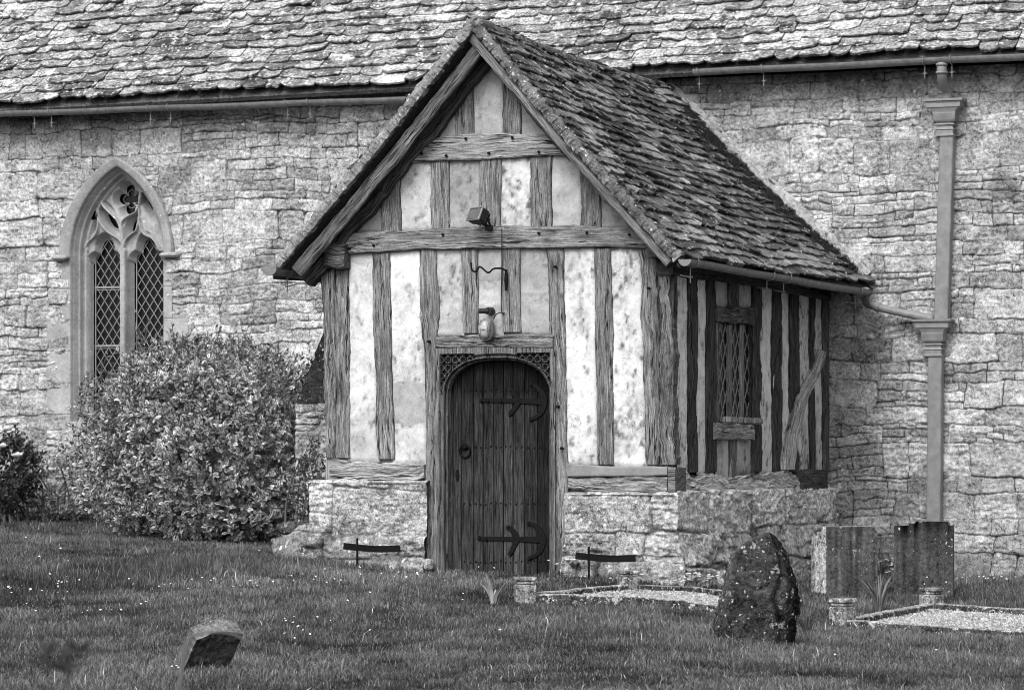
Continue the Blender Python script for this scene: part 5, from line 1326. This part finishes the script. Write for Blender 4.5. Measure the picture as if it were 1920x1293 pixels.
def shoulder(steps):
    def f_(a): 
        r = np.ones_like(a)
        for x0, x1, h_ in steps: r = np.where((a >= x0) & (a < x1), h_, r)
        return r
    return f_
# headstone beside the porch: pale stepped side, dark stained face; left light put into tones
B0 = GP(1507, 1160); yc = 2.0
p0 = PY(1549, 1150, 2.0); d_t = 2.0
def at_y(px, py, y): return PY(px, py, y)
hs = empty('headstone', 'left headstone of the pair, stained face with a paler speckled stepped side', 'headstone', 'headstones by the porch')
z0 = float(ground(p0[0], p0[1]))-0.08; ztp = PY(1549, 987, 2.0)[2]
ang = math.radians(28); u_ = np.array([math.cos(ang), math.sin(ang), 0]); n_ = np.array([math.sin(ang), -math.cos(ang), 0])
# width so that the face ends at px 1636
wface = 0.50
mb = MB(); P0_ = np.array([p0[0], p0[1], z0])
rough_slab(mb, P0_, u_, Z3, n_, wface, ztp-z0, 0.24, shoulder([(0.93, 1.01, 0.955)]), 0.065, 0.3, 3.0); mb.build('stained_face', 'darkgrave', hs)
mb = MB(); ul = -u_*1.0; side_n = -u_
um = np.array([-0.80, 0.60, 0]); nm = np.array([-0.60, -0.80, 0])
for k_, (l_, h_) in enumerate(((0.075, .0), (0.15, .045), (0.235, .085))):
    Pq = P0_-n_*0.002; rough_slab(mb, P0_+um*l_, -um, Z3, nm*(1-0.0)*1.0, l_, ztp-z0-h_-.004*k_, 0.16+.004*k_, lambda a: np.ones_like(a), 0.36, 0.32, 4.0+k_)
mb.build('stepped_side', 'grave', hs); root_at(hs, P0_)
hs2 = empty('headstone', 'right headstone of the pair, darker with a shouldered flat top, below the downpipe', 'headstone', 'headstones by the porch')
p0 = PY(1676, 1145, 2.4); z0 = float(ground(p0[0], p0[1]))-0.1; ztp = PY(1730, 977, 2.4)[2]; ang = math.radians(8); u_ = np.array([math.cos(ang), math.sin(ang), 0]); n_ = np.array([math.sin(ang), -math.cos(ang), 0])
p1 = PY(1786, 1145, 2.47); wface = np.linalg.norm((p1-p0)[:2])
mb = MB(); rough_slab(mb, (p0[0], p0[1], z0), u_, Z3, n_, wface, ztp-z0, 0.13, shoulder([(-.1, .25, .95), (.25, .36, .975), (.93, 1.1, .955)]), 0.05, 0.10, 7.0, dark_stain=1.0); mb.build('slab', 'darkgrave', hs2); root_at(hs2, (p0[0], p0[1], z0))

def kerb(mb, a, b, w_=0.11, h_=0.13, tone=0.12, up=0.08):
    a, b = np.array(a, float), np.array(b, float); d = b-a; L_ = np.linalg.norm(d); d /= L_; s_ = unit(np.cross(d, Z3)); k = max(3, int(L_/.05)); V_ = []
    for i in range(k+1):
        c = a+d*L_*i/k; c[2] = max(c[2], float(ground(c[0], c[1]))); jn = 0.004*float(vn(i*.7, a[0])); 
        V_ += [c-s_*w_/2-Z3*.1, c-s_*w_/2+Z3*(up-.012+jn), c-s_*(w_/2-.015)+Z3*(up+jn), c+s_*(w_/2-.015)+Z3*(up+jn), c+s_*w_/2+Z3*(up-.012+jn), c+s_*w_/2-Z3*.1]
    F = [(i*6+j, i*6+j+1, (i+1)*6+j+1, (i+1)*6+j) for i in range(k) for j in range(5)]+[(5, 4, 3, 2, 1, 0), tuple(range(k*6, k*6+6))]
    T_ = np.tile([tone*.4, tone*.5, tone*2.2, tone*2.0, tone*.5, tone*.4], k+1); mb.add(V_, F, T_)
def grave(label, A_, B_, C_, D_, posts, seed):
    g_ = empty('kerbed_grave', label, 'grave', 'kerbed graves in the grass'); g = np.random.default_rng(seed)
    cs = [np.array(p, float) for p in (A_, B_, D_, C_)]
    for i in range(4):
        mb = MB(); kerb(mb, cs[i], cs[(i+1) % 4]); mb.build('kerb', 'grave', g_)
    for p, hh, ww in posts:
        mb = MB(); p = np.array(p, float); an_ = math.atan2(*(cs[3]-cs[0])[[1, 0]])
        R_ = rotz(an_)
        for (z_a, z_b, e) in ((-.12, hh*.72, 0), (hh*.73, hh*.84, -.010), (hh*.85, hh, 0.004)):
            box(mb, p+Z3*(z_a+z_b)/2, (ww+2*e, ww+2*e, z_b-z_a), 0.15, R=R_, bev=0.008)
        mb.build('corner_post', 'grave', g_)
    # gravel: bed of small angular stones
    A0, B0_, D0, C0 = cs; n_ = 9000; a = g.uniform(0.03, .97, n_)[:, None]; b = g.uniform(.05, .95, n_)[:, None]
    P = (A0*(1-a)+C0*a)*(1-b)+(B0_*(1-a)+D0*a)*b; P[:, 2] = np.maximum(P[:, 2], ground(P[:, 0], P[:, 1]))+0.03+0.02*fbm(P[:, 0]*4, P[:, 1]*4, 1, 3)
    r = g.uniform(.006, .016, n_)[:, None, None]; tet = unit(g.normal(0, 1, (n_, 4, 3)))*r; V_ = P[:, None]+tet; o_ = (np.arange(n_)*4)[:, None]
    mb = MB(); mb.add(V_.reshape(-1, 3), np.concatenate([o_+np.array([t]) for t in ((0, 1, 2), (0, 2, 3), (0, 3, 1), (1, 3, 2))]), np.repeat(g.uniform(.18, .62, n_), 4))
    aa, bb = np.meshgrid(np.linspace(0, 1, 40), np.linspace(0, 1, 20), indexing='ij'); a_ = aa[..., None]; b_ = bb[..., None]
    Q = (A0*(1-a_)+C0*a_)*(1-b_)+(B0_*(1-a_)+D0*a_)*b_; Q[..., 2] = np.maximum(Q[..., 2], ground(Q[..., 0], Q[..., 1]))+0.022+.02*fbm(Q[..., 0]*4, Q[..., 1]*4, 1, 3); mb.add(Q.reshape(-1, 3), gridF(40, 20), 0.28)
    mb.build('gravel', 'gravel', g_); root_at(g_, cs[0]); return g_
A1, B1 = GP(985, 1132), GP(1178, 1112); C1, D1 = GP(1425, 1163), GP(1495, 1140)
print('grave1', A1, B1, C1, D1, np.linalg.norm(A1-B1), np.linalg.norm(A1-C1))
grave('kerbed grave of pale gravel with two corner posts in front of the porch', A1, B1, C1, D1, [(A1, .23, .17), (B1, .20, .17)], 1)
A2, B2 = GP(1580, 1178), GP(1747, 1146); C2, D2 = GP(1985, 1205), GP(2030, 1165)
print('grave2', A2, B2, C2, D2, np.linalg.norm(A2-B2), np.linalg.norm(A2-C2))
grave('kerbed grave of white gravel at the right edge of the churchyard', A2, B2, C2, D2, [(A2, .26, .17), (B2, .22, .17)], 2)
# standing stone: silhouette measured per height
prof = [(1214, 1342, 1484), (1190, 1344, 1488), (1150, 1346, 1492), (1110, 1360, 1491), (1070, 1366, 1484), (1040, 1374, 1475), (1018, 1396, 1462), (1004, 1420, 1452), (998, 1436, 1444)]
base = GP(1415, 1208); Zs = float((base-CAM) @ Fv); mpp = Zs/FPX
zz = np.array([CAM[2]+(HY-p[0])*mpp for p in prof]); xx0 = np.array([(p[1]-CX)*mpp for p in prof]); xx1 = np.array([(p[2]-CX)*mpp for p in prof])
zz[0] -= 0.1
nh, nr = 150, 150; zi = np.linspace(zz[0], zz[-1], nh); l_ = np.interp(zi, zz, xx0); r_ = np.interp(zi, zz, xx1); th = np.arange(nr)*2*np.pi/nr
cxm_ = (l_+r_)/2; hw_ = (r_-l_)/2
A_, Zi = np.meshgrid(th, zi, indexing='xy')
rx = np.abs(np.cos(A_))**0.75*np.sign(np.cos(A_)); ry = np.abs(np.sin(A_))**0.8*np.sign(np.sin(A_))
disp = 1.03+0.06*fbm(np.cos(A_)*1.6+3, np.sin(A_)*1.6, Zi*3.5, 4)+0.12*fbm(np.cos(A_)*5+Zi*4, np.sin(A_)*5, Zi*9, 4)+0.10*fbm(np.cos(A_)*16, np.sin(A_)*16, Zi*34, 3)
ctr = CAM+Fv*Zs
Pm = ctr[None, None]*np.array([1, 1, 0])+(cxm_[:, None]+hw_[:, None]*rx*disp)[..., None]*Rv+(np.minimum(hw_[:, None], .3)*0.62*ry*disp)[..., None]*Fv+Zi[..., None]*Z3
# a split runs down the face
split = np.exp(-((A_-(1.5*math.pi+0.45+0.2*vn(Zi*5, 0)))/0.09)**2); Pm = Pm+split[..., None]*Fv*0.025
mb = MB(); i = np.arange(nh*nr).reshape(nh, nr); j = np.roll(i, -1, 1)
T_ = 0.05*(1+0.7*fbm(A_*2, Zi*6, 3, 4))*(1-0.7*split)*(1-0.72*sm(-math.pi/2+.35, -math.pi/2+.6, np.where(A_>math.pi,A_-2*math.pi,A_)+0.25*vn(Zi*6,1))*sm(1.2,0.6,np.abs(np.where(A_>math.pi,A_-2*math.pi,A_)))); mb.add(Pm.reshape(-1, 3), np.stack([i[:-1], j[:-1], j[1:], i[1:]], -1).reshape(-1, 4), T_.ravel()); mb.f.append([tuple(int(q_) for q_ in i[-1])])  # right half darkened: its shaded side painted into the tone
st_ = mb.build('standing_stone', 'monolith', None, smooth=True); tag(st_, 'rough dark upright boulder with a split face in front of the headstones', 'stone')
# small leaning stone, lower left
base = GP(375, 1262); ls = empty('leaning_stone', 'small sunken gravestone leaning over in the grass at lower left', 'gravestone')
u_ = unit(Rv*0.90+Fv*0.42+Z3*0.10); v_ = Z3*0.80+Rv*0.50-Fv*0.42; v_ = unit(v_-u_*(v_@u_)*0.35); n_ = unit(np.cross(u_, v_))
mb = MB(); rough_slab(mb, base-u_*0.14-v_*0.10, u_, v_, n_, 0.33, 0.46, 0.13, lambda a: 0.90+0.10*np.sin(np.pi*a), 0.055, 0.10, 12.0, rough=0.014, res=.01); mb.build('slab', 'darkgrave', ls); root_at(ls, base)
# earth-fast footing stone left of the plinth
mb = MB(); g = np.random.default_rng(4)
def lump(mb, c, r, seed, tone=.3, n_=26):
    a, b = np.meshgrid(np.arange(n_)*2*np.pi/n_, np.linspace(-1, 1, 16), indexing='ij'); s_ = np.sqrt(np.clip(1-b*b, 0, 1))**0.6
    x, y, z = s_*np.cos(a), s_*np.sin(a), np.sign(b)*np.abs(b)**.7; k = 1+.25*fbm(x*2.2+seed, y*2.2, z*2.6, 5)
    i = np.arange(n_*16).reshape(n_, 16); j = np.roll(i, -1, 0); V_ = np.stack([x*k*r[0], y*k*r[1], z*k*r[2]], -1)+np.asarray(c); tone = (tone*(1+0.9*fbm(x*3+seed, y*3, z*3, 4))*(1-0.5*sm(0, -.8, z))).ravel()
    mb.add(V_.reshape(-1, 3), np.stack([i[:, :-1], j[:, :-1], j[:, 1:], i[:, 1:]], -1).reshape(-1, 4), tone)
mb = MB(); c = q(545, 1022, 0.2); lump(mb, c+np.array([0.06, .05, -.02]), (.25, .24, .13), 3.1, .17, 60); tag(mb.build('footing_stone', 'plinth', None, smooth=True), 'lichened footing stone jutting out at the left foot of the porch', 'stone')
mb = MB(); c = q(555, 990, .5); lump(mb, c, (.19, .15, .07), 6.1, .07); tag(mb.build('fallen_stone', 'monolith', None, smooth=True), 'dark flat stone lying on the footing between the shrub and the porch plinth', 'stone')
mb = MB(); c = q(803, 1058, -.1); lump(mb, c, (.055, .06, .06), 9.1, .33, 16); tag(mb.build('small_stone', 'plinth', None, smooth=True), 'small pale stone at the foot of the left door post', 'stone')
mb = MB(); c = q(735, 1066, -.2); lump(mb, c, (.07, .05, .035), 9.6, .4, 16); tag(mb.build('small_stone', 'plinth', None, smooth=True), 'small flat stone under the end of the left boot scraper', 'stone')

# ------------------------------------------------------------------ leaf tufts and flowers by the graves
def leaf_tuft(name, label, c, n_, h_, w_, tone, seed, lean=.55, cat='plant', flowers=0):
    g = np.random.default_rng(seed); t_ = empty(name, label, cat); mb = MB(); c = np.asarray(c, float)
    for i_ in range(n_):
        a = g.uniform(0, 6.28); out = np.array([math.cos(a), math.sin(a), 0]); L_ = h_*g.uniform(.6, 1.15); ln = g.uniform(.1, lean)*L_
        pts = np.array([c+out*(.02+ln*s_**1.7)+Z3*L_*(s_-.28*s_**3*ln/L_*2) for s_ in np.linspace(0, 1, 7)]); sd2 = np.cross(out, Z3); sd2 = unit(sd2+out*g.normal(0, .5))
        wv_ = w_*np.array([.6, .9, 1, 1, .85, .55, .1]); V_ = np.concatenate([pts-sd2*wv_[:, None]/2, pts+sd2*wv_[:, None]/2]); F = [(k, k+1, 8+k, 7+k) for k in range(6)]
        mb.add(V_, F, tone*g.uniform(.6, 1.4))
    mb.build('leaves', 'leaf', t_)
    if flowers:
        mb = MB()
        for _ in range(flowers): bloom(mb, c+np.array([g.normal(0, .1), g.normal(0, .06), g.uniform(.03, h_)]), g.uniform(.015, .028), g)
        mb.build('flowers', 'petal', t_)
    root_at(t_, c); return t_
leaf_tuft('bulb_leaves', 'tuft of broad bent pale leaves left of the gravel grave corner post', GP(925, 1132), 13, .26, .028, .28, 1)
leaf_tuft('grass_clump', 'tall grassy clump between the two headstones', GP(1648, 1150), 46, .42, .010, .13, 2, .6)
leaf_tuft('grass_clump', 'grassy clump behind the standing boulder at the pale headstone side', GP(1512, 1190), 60, .26, .008, .09, 3, .8)
leaf_tuft('flowering_plant', 'small white-flowered plant at the foot of the right door post', q(1078, 1066, -.25), 30, .09, .02, .08, 4, .9, flowers=9)
leaf_tuft('flowering_plant', 'white-flowered plant against the church wall between the headstones', PY(1650, 1085, 4.7), 40, .22, .02, .12, 5, .6, flowers=16)
leaf_tuft('flowering_plant', 'clump of pale blossom below the plinth behind the gravel grave', q(1300, 1098, -.5), 40, .11, .03, .3, 6, .9, flowers=30)
leaf_tuft('flowering_plant', 'pale sprig of blossom above the rear corner post of the gravel grave', q(1163, 1092, -.6), 16, .1, .014, .2, 7, .9, flowers=9)

# ------------------------------------------------------------------ grass
g = np.random.default_rng(100)
def grass_points(n_, z0_, z1_, fx):
    """random points in the churchyard in front of the church, denser where it is nearer the viewer"""
    Z = z0_+(z1_-z0_)*g.uniform(0, 1, n_); lat = g.uniform(-fx, fx, n_)*Z
    P = CAM[None, :2]+Z[:, None]*Fv[:2]+lat[:, None]*Rv[:2]; return P, Z
NB = 620000
P, Z = grass_points(NB, 19.5, 40.0, 0.175)
P2, Z2 = grass_points(230000, 16.0, 42.0, 0.34); sd_ = np.abs(((P2-CAM[:2]) @ Rv[:2])/Z2) > 0.174; P = np.vstack([P, P2[sd_]]); Z = np.concatenate([Z, Z2[sd_]])
x, y = P[:, 0], P[:, 1]
ok = (y < D-0.04)
ok &= ~((x > XL-.1) & (x < XP+.08) & (y > -0.06))
def inquad(x, y, Q):
    s = np.ones_like(x, bool); Q = [Q[0], Q[1], Q[3], Q[2]]
    sg = []
    for a, b in zip(Q, Q[1:]+Q[:1]): sg.append((b[0]-a[0])*(y-a[1])-(b[1]-a[1])*(x-a[0]))
    sg = np.array(sg); return np.all(sg > 0, 0) | np.all(sg < 0, 0)
ok &= ~inquad(x, y, [A1, B1, C1, D1]); ok &= ~inquad(x, y, [A2, B2, C2, D2])
x, y, Z = x[ok], y[ok], Z[ok]; n_ = len(x)
z = ground(x, y)
patch = fbm(x*0.7, y*0.7, 8, 3); patch2 = fbm(x*3.2, y*3.2, 9, 3)
h_ = (0.050+0.028*np.clip(patch+.2, -1, 1)+0.030*np.clip(patch2, -.6, 1))*g.uniform(.5, 1.35, n_)
dist_wall = np.minimum(np.abs(y-(D)), 9); h_ *= 1+0.6*np.exp(-dist_wall/.25)+0.5*np.exp(-np.abs(y+.1)/.15)*((x > XL) & (x < XP))*(~((x > xa) & (x < xb)))
h_ *= .85; tall = g.uniform(0, 1, n_) < 0.005; h_[tall] *= 1.9
a = g.uniform(0, 2*np.pi, n_); ln = g.uniform(0.15, 1.0, n_)*h_; dx_, dy_ = np.cos(a)*ln, np.sin(a)*ln
wd = g.uniform(.0022, .0042, n_)*(1+.3*tall); a2 = a+g.normal(np.pi/2, .7, n_); sx, sy = np.cos(a2)*wd, np.sin(a2)*wd
V_ = np.empty((n_, 5, 3)); V_[:, 0] = np.stack([x-sx, y-sy, z-.01], 1); V_[:, 1] = np.stack([x+sx, y+sy, z-.01], 1)
V_[:, 2] = np.stack([x-sx*.7+dx_*.35, y-sy*.7+dy_*.35, z+h_*.62], 1); V_[:, 3] = np.stack([x+sx*.7+dx_*.35, y+sy*.7+dy_*.35, z+h_*.62], 1); V_[:, 4] = np.stack([x+dx_, y+dy_, z+h_*(1-.18*ln/h_)], 1)
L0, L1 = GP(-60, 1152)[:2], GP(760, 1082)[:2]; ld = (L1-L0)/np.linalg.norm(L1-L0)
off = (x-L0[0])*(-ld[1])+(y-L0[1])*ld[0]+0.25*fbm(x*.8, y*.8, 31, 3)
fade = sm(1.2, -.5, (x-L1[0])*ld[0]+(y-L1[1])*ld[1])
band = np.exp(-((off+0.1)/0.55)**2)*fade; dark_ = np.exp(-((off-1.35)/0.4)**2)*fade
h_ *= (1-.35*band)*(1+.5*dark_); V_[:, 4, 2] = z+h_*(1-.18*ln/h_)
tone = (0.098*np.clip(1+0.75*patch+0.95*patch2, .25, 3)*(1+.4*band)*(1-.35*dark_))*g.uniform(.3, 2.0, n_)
dry = (g.uniform(0, 1, n_) < 0.05+0.3*np.clip(fbm(x*1.7, y*1.7, 21, 3)*2.4-1.0, 0, 1)); tone[dry] = g.uniform(.16, .38, dry.sum()); tone[tall] *= 1.9
T_ = np.stack([tone*.8, tone*.8, tone, tone, tone*1.2], 1)
o_ = (np.arange(n_)*5)[:, None]
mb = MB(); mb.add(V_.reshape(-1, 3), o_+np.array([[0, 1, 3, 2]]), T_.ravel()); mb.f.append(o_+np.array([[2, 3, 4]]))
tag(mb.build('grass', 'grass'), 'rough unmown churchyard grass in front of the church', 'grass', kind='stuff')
# daisies
dm = MB(); k = 12; th = np.arange(k)*2*np.pi/k
V_ = [(0, 0, .006)]+[(.011*math.cos(a)*(1 if i % 2 else .8), .011*math.sin(a)*(1 if i % 2 else .8), .002) for i, a in enumerate(th)]; F = [(0, 1+i, 1+(i+1) % k) for i in range(k)]
dm.add(V_, F, .85); dm.add([(-.001, 0, -.09), (.001, 0, -.09), (.001, 0, 0), (-.001, 0, 0)], [(0, 1, 2, 3)], .08)
proto = dm.build('daisy', 'petal'); lab = 'tiny white daisy in bloom in the churchyard grass'
spots = []
g = np.random.default_rng(55)
def scat(px0, px1, py0, py1, n): 
    for _ in range(n): spots.append((g.uniform(px0, px1), g.uniform(py0, py1)))
scat(10, 150, 1108, 1126, 8); scat(90, 150, 1090, 1120, 9); scat(230, 480, 1096, 1118, 18); scat(480, 660, 1080, 1115, 12); scat(20, 290, 1140, 1165, 9)
scat(530, 640, 1170, 1215, 12); scat(640, 800, 1075, 1100, 8); scat(880, 960, 1060, 1078, 10); scat(20, 560, 1000, 1075, 10); scat(640, 1100, 1100, 1200, 10); scat(320, 345, 1262, 1272, 3)
scat(1560, 1760, 1230, 1250, 3)
for _ in range(26): spots.append((g.uniform(1792, 1910), g.uniform(1080, 1098)))
for i_, (px, py) in enumerate(spots):
    p = GP(px, py)
    if p[1] > D-.06: continue
    if inquad(np.array([p[0]]), np.array([p[1]]), [A1, B1, C1, D1])[0] or inquad(np.array([p[0]]), np.array([p[1]]), [A2, B2, C2, D2])[0]: continue
    o = proto if i_ == 0 else proto.copy()
    if i_: col.objects.link(o)
    s_ = g.uniform(.55, 1.15); o.scale = (s_,)*3; o.location = (p[0], p[1], float(ground(p[0], p[1]))+.068); o.rotation_euler = (g.uniform(.1, .7), g.uniform(-.3, .3), g.uniform(-.4, .4)+YAW)
    tag(o, lab, 'daisy', 'white daisies dotted in the grass')
# tall stalks close to the camera, out of focus
fg = empty('tall_weed', 'blurred tall weed stalk very near the viewer at lower left', 'plant')
mb = MB(); zf = 6.0
def fp(px, py, Z=zf): return CAM+ray(px, py)*Z
for pts in (([(118, 1500), (120, 1300), (126, 1235)]), ([(100, 1500), (92, 1300), (84, 1238)]), ([(118, 1300), (135, 1255), (148, 1222)])):
    tube(mb, bez([fp(*p) for p in pts], 12), 0.0016, 5, tone=.03)
mb2 = MB(); gl = np.random.default_rng(2)
for px, py in ((126, 1235), (84, 1232), (124, 1262), (146, 1225), (120, 1250)):
    c = fp(px, py); k = 4; d = unit(gl.normal(0, 1, (k, 3))+Z3*.8); leaves(mb2, np.repeat(c[None], k, 0), d, unit(gl.normal(0, 1, (k, 3))), np.full(k, .035), np.full(k, .014), np.full(k, .02), np.full(k, .035), gl)
mb.build('stalks', 'leaf', fg); mb2.build('leaves', 'leaf', fg); root_at(fg, fp(118, 1500))
fg2 = empty('grass_stalk', 'blurred arching grass blade very near the viewer across the leaning stone', 'grass stalk')
mb = MB(); pts = bez([fp(330, 1600, 8), fp(335, 1320, 8), fp(352, 1205, 8), fp(385, 1186, 8), fp(430, 1186, 8), fp(472, 1206, 8)], 30); tube(mb, pts, np.linspace(.005, .0025, len(pts)), 6, flat=1.0, tone=.12); mb.build('blade', 'leaf', fg2); root_at(fg2, pts[0])
